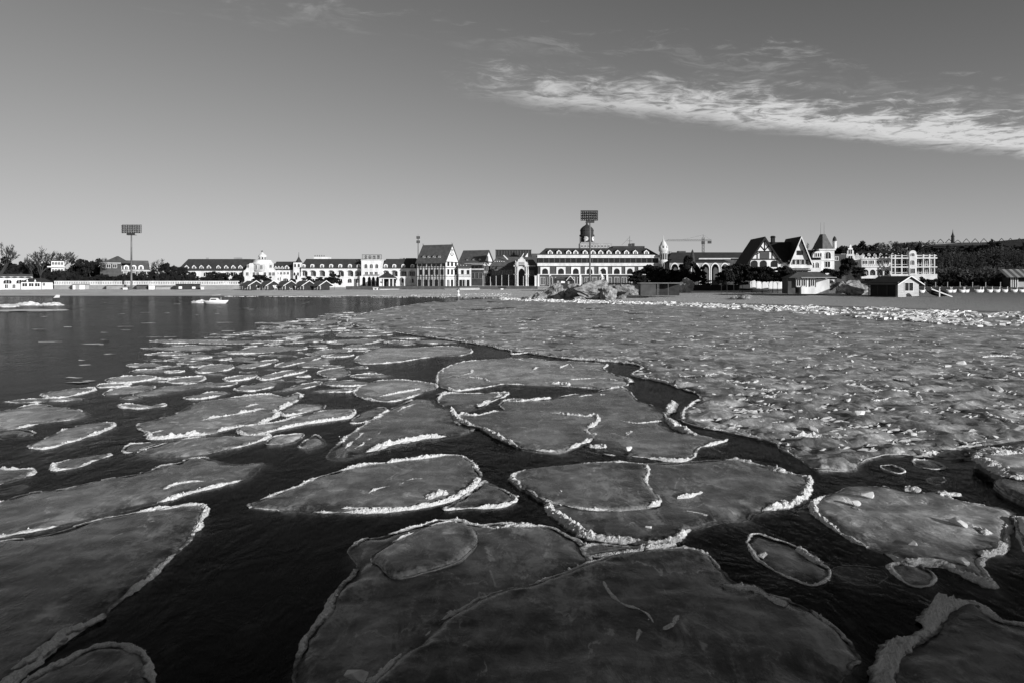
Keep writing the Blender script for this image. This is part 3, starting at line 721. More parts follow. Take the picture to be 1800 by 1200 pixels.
floe('wide broken plate of ice under and right of the spoon-shaped floe', [(878, 708), (900, 700), (960, 700), (1000, 693), (1040, 688), (1085, 680), (1105, 685), (1120, 700), (1150, 712), (1170, 728), (1172, 745), (1200, 757), (1250, 767), (1280, 770), (1250, 780), (1228, 786), (1220, 801), (1195, 808), (1150, 804), (1100, 798), (1060, 788), (1000, 770), (940, 740), (890, 720)], zt=.04, cover=.45,
     ridges=[([(1181, 704), (1172, 728), (1178, 743), (1200, 756), (1232, 766)], .34, .18, 1.0), (ZB((1420, 680), (1470, 715), (1560, 730), (1690, 715)), .2, .09, .6), (ZB((840, 610), (930, 615), (1010, 605), (1110, 595)), .25, .1, .7), (ZB((1250, 590), (1330, 580), (1400, 580)), .3, .1, .8), (ZB((1390, 795), (1470, 810), (1540, 770)), .2, .06, .4), (ZB((1310, 850), (1400, 855)), .25, .1, .8), (ZB((1270, 865), (1330, 880), (1450, 900)), .18, .08, .6)])
floe('spoon-shaped grey floe with a complete white rim, at the centre', ZB((605, 692), (640, 680), (720, 685), (830, 662), (950, 652), (1060, 665), (1180, 680), (1290, 690), (1330, 682), (1357, 700), (1340, 730), (1300, 755), (1310, 782), (1340, 782), (1320, 810), (1260, 835), (1180, 865), (1100, 872), (1000, 862), (940, 848), (860, 812), (800, 782), (740, 752), (680, 735), (625, 715)), zt=.10, cover=.85, rim=(.22, .13))
floe('teardrop floe with white scars, left of the round rafted floe', [(433, 887), (470, 870), (520, 852), (570, 832), (640, 815), (700, 808), (760, 800), (800, 797), (825, 805), (840, 822), (847, 836), (830, 855), (800, 872), (750, 887), (700, 893), (650, 896), (580, 897), (500, 894)], cover=.5,
     ridges=[([(737, 888), (760, 873), (790, 866)], .34, .18, 1.0), ([(643, 867), (665, 858), (690, 852)], .14, .07, .8), ([(705, 850), (720, 842), (745, 840)], .12, .06, .7), ([(600, 892), (640, 893), (700, 890)], .18, .07, .8), ([(678, 812), (720, 808), (780, 800)], .22, .12, .9), ([(810, 868), (830, 855), (845, 840)], .2, .1, .9)])
floe('triangular scrap of floe with a thick white top edge, right of the teardrop floe', [(850, 843), (872, 851), (907, 873), (885, 886), (840, 890), (780, 893), (805, 876), (835, 857)], zt=.04, cover=.5, ridges=[([(850, 844), (870, 852), (890, 862), (903, 871)], .26, .16, 1.0)])
floe('large round floe with a thick white rim carrying a smaller plate', [(1100, 816), (1135, 811), (1200, 808), (1260, 804), (1310, 808), (1360, 822), (1400, 832), (1425, 842), (1420, 862), (1408, 882), (1370, 888), (1325, 900), (1312, 910), (1260, 915), (1215, 928), (1190, 945), (1140, 950), (1060, 945), (1020, 935), (985, 910), (963, 890), (980, 870), (1040, 840)], cover=.85, rim=(.26, .17),
     ridges=[([(1192, 875), (1215, 872), (1235, 864)], .14, .12, .9), ([(1205, 897), (1225, 900), (1240, 905)], .2, .08, .8), ([(965, 888), (985, 905), (1020, 933)], .3, .15, .9)])
floe('rounded plate rafted on the left half of the large round floe', [(898, 838), (920, 823), (960, 818), (1020, 813), (1080, 810), (1130, 813), (1140, 822), (1137, 845), (1155, 865), (1160, 880), (1130, 889), (1080, 893), (1020, 890), (965, 878), (935, 862)], zt=.12, cover=.75, rim=(.2, .12))
floe('broad dark floe with a smaller oval plate on it, lower centre', [(612, 965), (640, 945), (690, 935), (735, 922), (770, 913), (810, 912), (840, 920), (880, 918), (920, 922), (970, 925), (1000, 940), (1025, 952), (1040, 995), (1000, 1025), (950, 1045), (900, 1058), (860, 1078), (820, 1098), (780, 1128), (740, 1158), (710, 1180), (680, 1205), (650, 1240), (620, 1275), (480, 1260), (515, 1190), (525, 1140), (550, 1100), (590, 1040), (625, 1000), (628, 985)], cover=.6, zt=.03,
     ridges=[([(840, 920), (870, 930), (900, 922), (940, 924), (975, 926)], .2, .12, 1.0), ([(985, 936), (1005, 945), (1025, 953)], .2, .1, .9)])
floe('oval plate lying on the broad dark floe of the lower centre', [(665, 990), (652, 975), (680, 955), (720, 935), (770, 917), (815, 914), (838, 930), (835, 950), (810, 975), (780, 990), (740, 1000), (690, 1008)], zt=.12, cover=.55, rim=(.16, .09))
floe('biggest foreground floe with wandering frozen seams, bottom centre', [(690, 1152), (740, 1112), (800, 1065), (870, 1034), (950, 1014), (1020, 988), (1045, 978), (1100, 965), (1190, 957), (1240, 966), (1290, 1010), (1330, 1030), (1400, 1050), (1450, 1080), (1490, 1115), (1510, 1145), (1495, 1165), (1470, 1190), (1440, 1260), (600, 1290), (630, 1215)], cover=.42, rim=(.16, .08), zt=.085,
     ridges=[([(1060, 1015), (1065, 1035), (1090, 1060), (1130, 1075), (1150, 1095)], .10, .05, .8), ([(1125, 1100), (1118, 1125), (1128, 1160), (1155, 1200)], .10, .05, .8), ([(1265, 1022), (1290, 1030), (1320, 1035), (1350, 1050), (1380, 1066)], .22, .14, 1.0), ([(1165, 1104), (1185, 1096), (1195, 1080)], .12, .06, .8), ([(1050, 972), (1080, 966), (1140, 962)], .25, .1, .9)])
floe('narrow crust of slush ice wedged between the broad dark and round floes', [(1026, 958), (1050, 952), (1085, 955), (1130, 958), (1160, 950), (1185, 955), (1120, 966), (1080, 972), (1030, 972)], zt=.05, cover=.95, rim=(.2, .12))
floe('great dark floe filling the lower left corner, with a long frosted right edge', [(-200, 985), (0, 948), (80, 935), (150, 915), (250, 895), (340, 884), (363, 888), (350, 920), (335, 945), (300, 975), (275, 1005), (230, 1040), (190, 1070), (150, 1100), (100, 1130), (60, 1165), (10, 1200), (-40, 1260), (-300, 1300)], cover=.6, rim=(.2, .11),
     ridges=[([(270, 898), (310, 889), (345, 884)], .16, .08, .9), ([(240, 920), (270, 915), (300, 912)], .16, .07, .7), ([(180, 1075), (150, 1095), (110, 1110), (70, 1140), (20, 1175)], .2, .09, .9)])
floe('dark rounded floe at the very bottom left, mostly out of the picture', [(165, 1132), (210, 1128), (245, 1140), (262, 1160), (275, 1200), (280, 1270), (-30, 1270), (40, 1195), (100, 1162)], cover=.5, rim=(.14, .08), zt=.04)
floe('snow-crusted floe with loose slabs frozen on top, right of the large round floe', [(1423, 885), (1440, 870), (1470, 858), (1490, 850), (1540, 848), (1600, 858), (1650, 865), (1700, 878), (1760, 885), (1785, 893), (1785, 905), (1770, 935), (1768, 962), (1740, 970), (1725, 985), (1735, 1005), (1745, 1022), (1710, 1010), (1665, 992), (1620, 985), (1590, 985), (1555, 965), (1510, 948), (1470, 925), (1440, 905)], cover=.6, rim=(.22, .14), zt=.08, relief=.03, mats='sheet_ice',
     ridges=[([(1478, 900), (1492, 890), (1508, 895), (1500, 912), (1512, 935)], .3, .2, 1.0), ([(1668, 915), (1700, 925), (1735, 940)], .28, .14, 1.0), ([(1725, 975), (1755, 968), (1768, 955)], .22, .14, 1.0), ([(1590, 985), (1640, 986), (1680, 995)], .18, .09, .9), ([(1590, 857), (1620, 862)], .25, .12, 1.0), ([(1650, 868), (1690, 868)], .25, .14, 1.0)])
floe('leaf-shaped half-sunken floe with crumbs of snow, below the snow-crusted floe', [(1315, 950), (1325, 937), (1360, 945), (1400, 960), (1440, 985), (1460, 1003), (1455, 1020), (1425, 1028), (1390, 1015), (1350, 995), (1322, 970)], zt=.02, cover=.2, rim=(.12, .05), flange=.35, ridges=[([(1400, 962), (1418, 975), (1438, 990)], .16, .12, 1.0), ([(1335, 978), (1350, 972)], .14, .06, 1.0)])
floe('small round ring-rimmed floe below the snow-crusted floe', [(1562, 993), (1590, 986), (1620, 990), (1645, 1010), (1640, 1022), (1615, 1028), (1585, 1018)], zt=.04, cover=.8, rim=(.11, .06))
floe('small awash floe with beads of snow, left of the ring-rimmed floe', [(1463, 1002), (1500, 995), (1545, 1000), (1558, 1014), (1535, 1030), (1490, 1022)], zt=-.03, cover=.3, rim=(.08, .04))
floe('dark floe with a cauliflower crust of slush, bottom right corner', [(1640, 1100), (1650, 1070), (1690, 1050), (1725, 1060), (1760, 1085), (1850, 1110), (1950, 1270), (1560, 1270), (1562, 1165), (1590, 1130)], cover=.5, rim=(.22, .12), zt=.05, ridges=[([(1565, 1230), (1568, 1170), (1590, 1135), (1625, 1115), (1645, 1085), (1680, 1060), (1720, 1062)], .24, .26, 1.0)])
floe('thick white slab heaved up at the right edge above the dark lead', [(1718, 793), (1760, 784), (1800, 776), (1900, 766), (1960, 800), (1860, 826), (1790, 832), (1745, 816)], zt=.34, cover=.9, rim=(.5, .16), flange=.1, mats='sheet_ice', ridges=[([(1730, 800), (1780, 796), (1850, 790)], .5, .2, 1.0)])
floe('grey slab jutting in at the right edge below the heaved white slab', [(1745, 842), (1790, 832), (1880, 820), (1980, 850), (1900, 890), (1830, 882), (1790, 868)], zt=.2, cover=.2, rim=(.2, .06), flange=.3)
floe('bright smooth chunk of floe at the right edge beside the snow-crusted floe', [(1783, 908), (1800, 905), (1850, 915), (1870, 960), (1830, 970), (1797, 945)], zt=.16, cover=.3, rim=(.14, .05), mats='block_ice')
floe('little saucer floe with a bright lower rim in the right lead', ZC((1205, 920), (1240, 920), (1310, 925), (1360, 940), (1385, 962), (1330, 970), (1260, 960), (1215, 940)), zt=.03, cover=.75, rim=(.14, .08))
floe('little drowned floe left of the saucer floe in the right lead', ZC((1035, 965), (1080, 958), (1140, 970), (1180, 995), (1140, 1005), (1080, 992)), zt=-.03, cover=.35, rim=(.1, .04))
floe('tiny awash floe below the saucer floe in the right lead', ZC((1290, 1030), (1340, 1020), (1385, 1025), (1375, 1050), (1320, 1055)), zt=-.03, cover=.5, rim=(.12, .05))

# scattered pancakes filling the belt and thinning towards the open water
belt = [(330, 600), (560, 556), (610, 548), (640, 575), (700, 592), (790, 602), (640, 612), (600, 640), (680, 650), (600, 690), (460, 700), (200, 700), (170, 690)]
boxes = [(min(p.x for p in P), max(p.x for p in P), min(p.y for p in P), max(p.y for p in P)) for P in FLOES]
tries = 0; made = 0
while made < 150 and tries < 9000:
    tries += 1
    px, py = random.uniform(150, 790), 546 + 160 * random.random() ** 1.5
    if not inside1(px, py, belt): continue
    c = W(px, py).xy; r = random.uniform(.35, 1.9) * (1 + c.y * .008)
    if any(x0 - r * .55 < c.x < x1 + r * .55 and y0 - r * .6 < c.y < y1 + r * .6 for x0, x1, y0, y1 in boxes): continue
    if inside1(c.x, c.y, SH): continue
    k = 9; a0 = random.random() * 6; el = random.uniform(.55, 1)
    Pw = [c + Vector((math.cos(a0 + 2 * math.pi * i / k) * r * random.uniform(.65, 1.45), math.sin(a0 + 2 * math.pi * i / k) * r * el * random.uniform(.8, 1.15))) for i in range(k)]
    floe('small frosted pancake floe adrift among the bigger floes left of centre', None, world=Pw, cover=random.uniform(.15, .5), rim=(.13, .09), rag=2.2, mats='belt_ice', group='small drifting pancakes left of centre', relief=.02)
    boxes.append((c.x - r, c.x + r, c.y - r, c.y + r)); made += 1
# specks of drift ice on the open water beyond
mb = MB()
for _ in range(60):
    px, py = random.uniform(0, 620), 530 + 150 * random.random() ** 1.3
    if py > 690 - (px * .12): continue
    c = W(px, py); r = random.uniform(.08, .28) * (c.y / 60) ** .6
    k = 6; vs = [(c.x + math.cos(2 * math.pi * i / k) * r * random.uniform(.6, 1.4) * 3.2, c.y + math.sin(2 * math.pi * i / k) * r * random.uniform(.6, 1.4), random.uniform(.01, .05)) for i in range(k)]
    mb.add(vs + [(c.x, c.y, .03 + random.random() * .03)], [(i, (i + 1) % k, k) for i in range(k)])
mb.build('drift_ice', 'snow_ice', kind='stuff', label='specks of drift ice on the open water', category='ice')


# --- ice hanging under the surface of the dark leads
def sunk_mesh(c, r, zt, seed):
    vs = []; fs = []; nr, na = 7, 30
    for k in range(nr):
        for q in range(na):
            a = 2 * math.pi * q / na; rad = r * (k / (nr - 1)) * (1 + .28 * noise.fractal(Vector((math.cos(a) * 1.2, math.sin(a) * 1.2, seed)), 1, 2, 3))
            x, y = c.x + rad * math.cos(a), c.y + rad * math.sin(a) * 1.25
            vs.append((x - c.x, y - c.y, zt - .45 * (k / (nr - 1)) ** 2.2 + .10 * noise.fractal(Vector((x * 1.3, y * 1.3, seed)), 1, 2, 3)))
    for k in range(nr - 1): fs += [(k * na + q, k * na + (q + 1) % na, (k + 1) * na + (q + 1) % na, (k + 1) * na + q) for q in range(na)]
    me = bpy.data.meshes.new('submerged_ice'); me.from_pydata(vs, [], fs); me.polygons.foreach_set('use_smooth', [True] * len(fs))
    at = me.attributes.new('edge', 'FLOAT', 'POINT'); at.data.foreach_set('value', [3.0] * len(vs)); me.update(); return me


for k, (px, py, wpx) in enumerate([(425, 955, 120), (500, 1020, 110), (560, 985, 90), (440, 1090, 130), (300, 1120, 70), (880, 812, 110), (890, 880, 90), (700, 905, 120), (1330, 925, 80), (1290, 940, 50), (1500, 1075, 90), (1560, 1060, 70), (1580, 830, 60), (1680, 850, 60), (330, 770, 70), (500, 775, 60), (170, 800, 60), (400, 850, 60), (480, 860, 70), (740, 655, 60), (1000, 682, 60), (1280, 775, 60), (1340, 795, 50), (1480, 970, 60), (960, 905, 60), (1470, 1140, 70), (380, 1160, 110)]):
    c = W(px, py); o = mesh_obj('submerged_ice', sunk_mesh(c.xy, wpx * c.y / F * .5, -random.uniform(.12, .30), k * 3.3), 'floe_ice', None, label='dim patch of ice hanging under the dark water between the floes', category='ice', group='submerged ice in the dark leads')
    o.location = (c.x, c.y, 0)


# --- blocks and crumbs frozen into the field
def chunk_mesh(seed, n=22):
    bm = bmesh.new(); rr = random.Random(seed)
    for _ in range(n):
        bm.verts.new((rr.uniform(-.9, .9), rr.uniform(-.55, .55), rr.uniform(-.1, .75)))
    bmesh.ops.convex_hull(bm, input=bm.verts)
    for v in [v for v in bm.verts if not v.link_faces]: bm.verts.remove(v)
    bmesh.ops.bevel(bm, geom=bm.edges[:], offset=.04, segments=1, affect='EDGES')
    me = bpy.data.meshes.new('ice_block'); bm.to_mesh(me); bm.free(); me.materials.append(MATS['block_ice']); return me


CH_ = [chunk_mesh(i) for i in range(9)]
blocks = [(1507, 733, 42, 'bright upright block casting a long shadow on the ice field'), (1485 + 8, 638, 26, 'pale block standing on the ice field at far right, left of a pair'), (1722, 637, 24, 'pale block standing on the ice field at far right, right of a pair'),
          (1690, 640, 26, None), (1752, 775 - 4, 30, 'curled shard of ice standing in the field just above the heaved white slab'), (1768, 772, 20, None), (1788, 757, 40, 'bright mound of ice at the right edge above the heaved white slab'), (1105, 790, 22, 'lone pointed shard on the broken plate right of the spoon-shaped floe'),
          (1755, 686, 34, None), (1765, 664, 30, None), (1786, 660, 26, None), (1665, 645, 18, None), (1700, 660, 22, None), (1740, 650, 18, None), (1560, 680, 20, None), (1665, 697, 22, None), (1420, 695, 22, None), (1350, 700, 18, None), (1490, 705, 20, None), (1430, 756, 24, None), (1560, 748, 18, None), (1600, 765, 24, None), (1380, 708, 20, None), (1320, 615, 18, None), (1475, 595, 14, None), (1640, 690, 20, None),
          (1525, 873, 30, 'rounded lump of ice on the upper left of the snow-crusted floe'), (1505, 888, 26, 'white broken shard on the left of the snow-crusted floe'), (1692, 990, 42, 'pale domed chunk of ice on the lower right of the snow-crusted floe'), (1690, 925, 44, 'frozen slab tilted on the right half of the snow-crusted floe'), (1605, 958, 24, 'thin glassy splinter lying low on the snow-crusted floe'),
          (625, 1190, 60, 'grey wedge of ice poking up at the bottom edge left of centre'), (1140, 926, 14, 'small pale pebble of ice on the large round floe')]
for i, (px, py, wpx, lab) in enumerate(blocks):
    zt = .12 if py > 1150 else .06 if py < 845 or px < 1400 else .08
    c = W(px, py, None, zt); o = mesh_obj('ice_block', CH_[i % 9], (), None, label=lab or 'pale block of ice frozen upright in the ice field', category='ice block', group=None if lab else 'blocks frozen in the ice field')
    s_ = wpx * c.y / F * .46; o.location = c; o.scale = (s_, s_, s_ * random.uniform(.6, .95)); o.rotation_euler = (random.uniform(-.2, .2), random.uniform(-.2, .2), random.random() * 6)

mb = MB(); cnt = 0
while cnt < 2600:
    py = 533 + 275 * random.random() ** 1.25; px = random.uniform(560, 1800)
    c = W(px, py, None, .06)
    if not inside1(c.x, c.y, SH): continue
    cl = noise.fractal(Vector((c.x * .22, c.y * .22, 5)), 1, 2, 3)
    if cl + random.uniform(-.8, .7) < .05: continue
    cnt += 1
    k = 7; a0 = random.gauss(.25, .35); L = random.uniform(.06, .34)  * (c.y / 30) ** .5 * random.choice((.6, 1, 1.3)); wd = L * random.uniform(.18, .4); ht = random.uniform(.004, .035) * (c.y / 30) ** .35
    ca, sa = math.cos(a0), math.sin(a0)
    base = [(L * math.cos(2 * math.pi * i / k) * random.uniform(.7, 1.2), wd * math.sin(2 * math.pi * i / k) * random.uniform(.7, 1.2)) for i in range(k)]
    vs = [(c.x + x * ca - y * sa, c.y + x * sa + y * ca, .03) for x, y in base]
    t0 = (random.uniform(-.5, .5) * L, random.uniform(-.2, .2) * wd); t1 = (t0[0] + .5 * L, t0[1])
    for x, y in (t0, t1): vs.append((c.x + x * ca - y * sa, c.y + x * sa + y * ca, .07 + ht * random.uniform(.7, 1)))
    mb.add(vs, [(i, (i + 1) % k, k if i > k // 2 else k + 1) for i in range(k)] + [(0, k, k + 1)])
mb.build('ice_shards', 'shard_ice', kind='stuff', label='upturned shards and crumbs of ice all over the ice field', category='ice')

# --- rubble ice heaped along the waterline
mb = MB(); cnt = 0
while cnt < 3900:
    t = random.random(); west = random.random() < .16
    if not west:
        px = 880 + 960 * t; y0 = np.interp(px, [880, 1000, 1200, 1380, 1560, 1840], [523.5, 528, 533, 537.5, 543, 553]); y1 = np.interp(px, [880, 1000, 1200, 1380, 1560, 1840], [527, 532, 538, 549, 562, 581])
    else:
        px = 395 + 505 * t; y0 = 520.6; y1 = np.interp(px, [395, 650, 900], [521.2, 522.4, 524.5])
    f = random.random() ** 1.3; py = y0 + (y1 - y0) * f
    c = W(px, py, None, .15); cl = noise.fractal(Vector((c.x * .09, c.y * .16, 9)), 1, 2, 4)
    if cl + random.uniform(-.22, .22) - .25 * f < -.02: continue
    cnt += 1
    L = random.uniform(.2, .8) * (1.9 if random.random() < .10 else 1) * (.45 if west else 1); k = 5; e = Euler((random.gauss(0, .22), random.gauss(0, .22), random.random() * 6)).to_matrix(); th = random.uniform(.03, .16) * (.5 if west else 1)
    ring = [Vector((math.cos(2 * math.pi * q / k) * L * random.uniform(.6, 1.2), math.sin(2 * math.pi * q / k) * L * .6 * random.uniform(.6, 1.2), 0)) for q in range(k)]
    zc = max(gzf(c.x, c.y), .03) + random.uniform(0, .25) * (0.1 if west else max(0, cl + .3))
    vs = [tuple(c.xy.to_3d() + Vector((0, 0, zc)) + e @ (q + Vector((0, 0, dz_)))) for dz_ in (-th, th) for q in ring]
    mb.add(vs, [tuple(range(k, 2 * k))] + [(q, (q + 1) % k, (q + 1) % k + k, q + k) for q in range(k)])
mb.build('shore_ice', 'snow_ice', kind='stuff', label='broken white rubble ice heaped along the waterline', category='ice')

# ------------------------------------------------------------------ promenade, walls, hedges
def wall_run(name, label, cat, px0, px1, pytop, pybot, Y, m, th=.5, cap=None, posts=0, group=None):
    b = Bld(name, label, cat, px0, pybot, Y, group=group)
    b.box('wall', m, px0, px1, pytop, pybot + 12, 0, th)
    if cap: MB().box(b.u(px0) - .1, b.u(px1) + .1, -.15, th + .15, b.v(pytop), b.v(pytop) + .18).build('coping', cap, b.root)
    for k in range(posts):
        x = b.u(px0 + (px1 - px0) * (k + .5) / posts); MB().box(x - .16, x + .16, -.12, -.001, 0, b.v(pytop) + .35).build('post', cap or m, b.root)
    return b


wall_run('sea_wall', 'long pale sea wall with posts behind the west beach, under the hedge', 'wall', 95, 420, 501.5, 510, 284, 'stucco_grey', cap='plaster')
bw = Bld('balustrade', 'white balustrade on top of the west sea wall', 'balustrade', 95, 501.5, 286)
bw.box('top_rail', 'plaster', 95, 420, 494.3, 495.8, 0, .4); bw.box('plinth', 'plaster', 95, 420, 499.8, 501.2, 0, .4)
for k in range(108):
    x = bw.u(96 + k * 3.0); MB().box(x - .17, x + .17, .05, .35, bw.v(499.8), bw.v(495.8)).build('baluster', 'plaster', bw.root)
wall_run('embankment_wall', 'dark embankment wall below the arched hotel and half-timbered house', 'wall', 608, 945, 503.5, 511, 276, 'brick', th=1.0)
wall_run('east_bank_shade', 'bank under the pine grove right of centre, coloured dark as ground shadow', 'wall', 1105, 1400, 501, 512, 228, 'roof_black', th=1.5)  # black colour paints in the ground shadow below the pines

# ------------------------------------------------------------------ west end
b = Bld('beach_hall', 'low white hall with arched windows and scalloped parapet at the left edge of the beach', 'building', 57, 508, 283, yaw='face')
b.box('wall', 'plaster', -60, 57, 486.5, 514, 0, 9); b.box('flat_roof', 'roof_dark', -61, 58, 482.5, 486.5, -.5, 9.5)
for k in range(9):
    cx = b.u(50 - k * 12); MB().prism([(cx - 1.3, b.v(489.5))] + arch_pts(cx, 2.6, b.v(489.5), b.v(487.2)), -.25, -.01).build('scallop', 'roof_dark', b.root)
for cx in (14, 36, -10): win(b, b.u(cx), b.v(499), 2.7, 1.6, arched=True, mull=2)
for cx in (12, 25, -12): win(b, b.u(cx), b.v(507), 1.0, 1.6)

b = Bld('beach_kiosk', 'white beach kiosk with dark hipped roof and two little gables', 'kiosk', 37, 509, 279, yaw='face')
b.box('wall', 'plaster', 37, 73, 496, 514, 0, 5); b.box('side_wall', 'plaster', 74, 94, 496.5, 514, .4, 5); b.box('corner_post', 'timber', 73, 74, 496, 514, .1, 5)
MB().frustum(b.u(35), b.u(95), -.7, 5.7, b.v(496), b.v(489.5), 3.2, 3.2, 3, 3).build('roof', 'roof_dark', b.root)
for cx in (48, 62): MB().prism([(b.u(cx - 2), b.v(495.6)), (b.u(cx + 2), b.v(495.6)), (b.u(cx), b.v(491))], -.75, 1).build('gable', 'plaster', b.root)
for cx in (43.5, 55, 66): win(b, b.u(cx), b.v(504), 1.6, 1.35)
win(b, b.u(78), b.v(503), .8, 1.2, y=.4)

b = Bld('white_house', 'flat-roofed white house with two rows of windows among trees on the far left', 'house', 90, 496, 322, yaw='face')
b.box('wall', 'plaster', 90, 113, 459, 500, 0, 8); b.box('roof_slab', 'roof_dark', 88, 115, 457.5, 459, -.6, 8.6); b.box('balcony', 'plaster', 83, 114, 468.5, 470.5, -1.4, 0)
for k in range(4):
    win(b, b.u(93.5 + k * 5.3), b.v(466), .9, 1.3); win(b, b.u(93.5 + k * 5.3), b.v(479), .9, 1.5)

b = Bld('hipped_villa', 'villa with a tall hipped roof and row of arched dormers behind the floodlight mast', 'villa', 175, 498, 318, yaw='face')
b.box('wall', 'stucco_grey', 200, 284, 475, 504, 1, 14); b.box('upper_wall', 'brick', 176, 214, 463, 504, 0, 13)
MB().frustum(b.u(174), b.u(232), -.8, 14, b.v(463), b.v(449.5), b.s * 30, b.s * 22, 7, 7).build('roof', 'roof_tile', b.root)
MB().frustum(b.u(200), b.u(268), .2, 15, b.v(475), b.v(457), b.s * 4, b.s * 3, 5, 5).build('wing_roof', 'roof_tile', b.root)
b.box('cornice', 'plaster', 175, 213, 462.2, 463.2, -.85, -.3); b.box('eaves_band', 'plaster', 200, 266, 474.6, 475.8, .15, .8)
b.box('end_wall', 'plaster', 266, 284, 466, 476, .8, 9)
for cx in (183, 191, 202): win(b, b.u(cx), b.v(471), 1.5, 1.6)
for cx in (210, 223, 236.5, 250): dormer(b, b.u(cx), b.v(474.5), 2.2, 2.5, .6, 3, True)
for cx in (205, 214, 228, 243, 257, 272): win(b, b.u(cx), b.v(484), 1.3, 1.8, y=1)

# ------------------------------------------------------------------ the long white seaside hotel, built as its separate blocks
def mansard(b, x0, x1, ye, yr, depth, l=0, r=0, m='roof_dark', run=3.2, y0=0.0):
    return MB().frustum(b.u(x0), b.u(x1), y0 - .4, depth, b.v(ye), b.v(yr), l * b.s, r * b.s, run, run).build('roof', m, b.root)


b = Bld('west_hotel_wing', 'west hotel wing with eight white dormers on a dark roof, left of the domed pavilion', 'hotel', 315, 500, 316)
b.box('wall', 'plaster', 318, 434, 475, 505, .6, 14)
mansard(b, 312, 437, 475.5, 455.5, 14, 14, 2)
for cx in (328, 341, 354, 367, 384, 397.5, 410, 422.5): dormer(b, b.u(cx), b.v(475), 2.0, 2.4, .1, 3)
for cx in (340, 362, 384, 399, 411.5, 424): win(b, b.u(cx), b.v(486), 2.4, 1.9, y=.6, arched=True, mull=2)
b.box('chimney', 'stucco_grey', 352, 355, 452.5, 457, 6, 7)
b.box('roof_hut', 'stucco_grey', 403, 414, 452.5, 456, 5, 8)

b = Bld('domed_pavilion', 'white baroque pavilion with sweeping gable and little lantern dome, tallest of the white hotel', 'hotel', 430, 500, 313)
sw = [(b.u(428), 0), (b.u(428), b.v(477)), (b.u(432), b.v(474)), (b.u(436), b.v(467)), (b.u(439), b.v(463)), (b.u(474), b.v(463)), (b.u(477), b.v(467)), (b.u(480), b.v(473)), (b.u(486), b.v(477)), (b.u(486), 0)]
MB().prism(sw, 0, 12).build('wall', 'plaster', b.root)
cxm = b.u(456)
MB().lathe(cxm, 4.0, [(4.7, b.v(478)), (4.7, b.v(465)), (4.95, b.v(464.8)), (4.95, b.v(463)), (4.3, b.v(461.5)), (4.3, b.v(459)), (4.6, b.v(458.6)), (3.2, b.v(457)), (1.9, b.v(456))], 24).build('bowed_front', 'plaster', b.root, True)
MB().lathe(cxm, 4.0, [(1.75, b.v(458)), (1.75, b.v(451.2)), (1.95, b.v(451)), (1.95, b.v(450.2)), (1.55, b.v(448)), (1.0, b.v(446)), (.3, b.v(444.6)), (.12, b.v(443))], 20).build('lantern_dome', 'plaster', b.root, True)
for a in (-55, -20, 20, 55):
    o = wobj('lantern_opening', window_mesh(.6, 1.1, True, 0), b.root); o.location = (cxm + 1.76 * math.sin(R(a)), 4 - 1.76 * math.cos(R(a)), b.v(455.8)); o.rotation_euler = (0, 0, R(a))
for a in (-62, -38, -14, 14, 38, 62):
    o = wobj('window', window_mesh(.95, 1.9, False, 1), b.root); o.location = (cxm + 4.72 * math.sin(R(a)), 4 - 4.72 * math.cos(R(a)), b.v(474)); o.rotation_euler = (0, 0, R(a))
for cx in (436.5, 476): win(b, b.u(cx), b.v(471), .9, 1.2)
for cx in (435, 447, 453, 466, 475, 481): win(b, b.u(cx), b.v(485), 1.1, 1.5)
MB().tube((cxm, 4, b.v(444)), (cxm, 4, b.v(440)), .06).add([(cxm, 4, b.v(442.5)), (cxm - .7, 4.05, b.v(442.3)), (cxm - .65, 3.95, b.v(440.6)), (cxm, 4, b.v(440.6))], [(0, 1, 2, 3)]).build('flag', 'timber', b.root)

b = Bld('hotel_link', 'white hotel block with four dormers and arched gable between domed pavilion and pointed turret', 'hotel', 486, 500, 314)
b.box('wall', 'plaster', 486, 516, 475, 505, .3, 13)
MB().frustum(b.u(478), b.u(517), -.1, 12, b.v(475.2), b.v(460), 1, 0, 3.2, 3).build('roof', 'roof_dark', b.root)
for cx in (484.5, 490, 496): dormer(b, b.u(cx), b.v(475), 1.15, 2.0, .3, 3)
dormer(b, b.u(504), b.v(474.5), 2.0, 2.2, .3, 3)
for cx in (483 + 4.5, 494, 500, 506):
    win(b, b.u(cx), b.v(483), .9, 1.1, y=.3)
for cx in (488, 494): win(b, b.u(cx), b.v(493), .9, 1.2, y=.3)
MB().prism(arcade_poly(b.u(494), b.u(509), b.v(494.5), b.v(489), [(b.u(502), 2.6, b.v(492), b.v(490))]), -.4, .299).build('porch', 'plaster', b.root)
MB().prism(arch_pts(b.u(501.5), 4.0, b.v(489), b.v(484.5)), -.4, .299).build('arched_gable', 'plaster', b.root)
win(b, b.u(502), b.v(494), 2.2, 1.6, arched=True, mull=2, y=.25)

b = Bld('pointed_turret', 'slim white turret with a black pointed roof at the west end of the long hotel', 'turret', 516, 500, 312)
b.box('wall', 'plaster', 515.5, 529, 462, 505, 0, 4)
cx = b.u(523)
MB().lathe(cx, 1.8, [(1.75, b.v(462)), (.9, b.v(457)), (.15, b.v(451.5)), (.05, b.v(443.5))], 8).build('roof', 'roof_dark', b.root)
for x, yy in ((519, 470), (525.5, 470), (518, 485), (524, 485)): win(b, b.u(x), b.v(yy), .8, 1.5, arched=True, mull=0)
win(b, b.u(521), b.v(492), 1.0, 2.2, arched=True, mull=0)

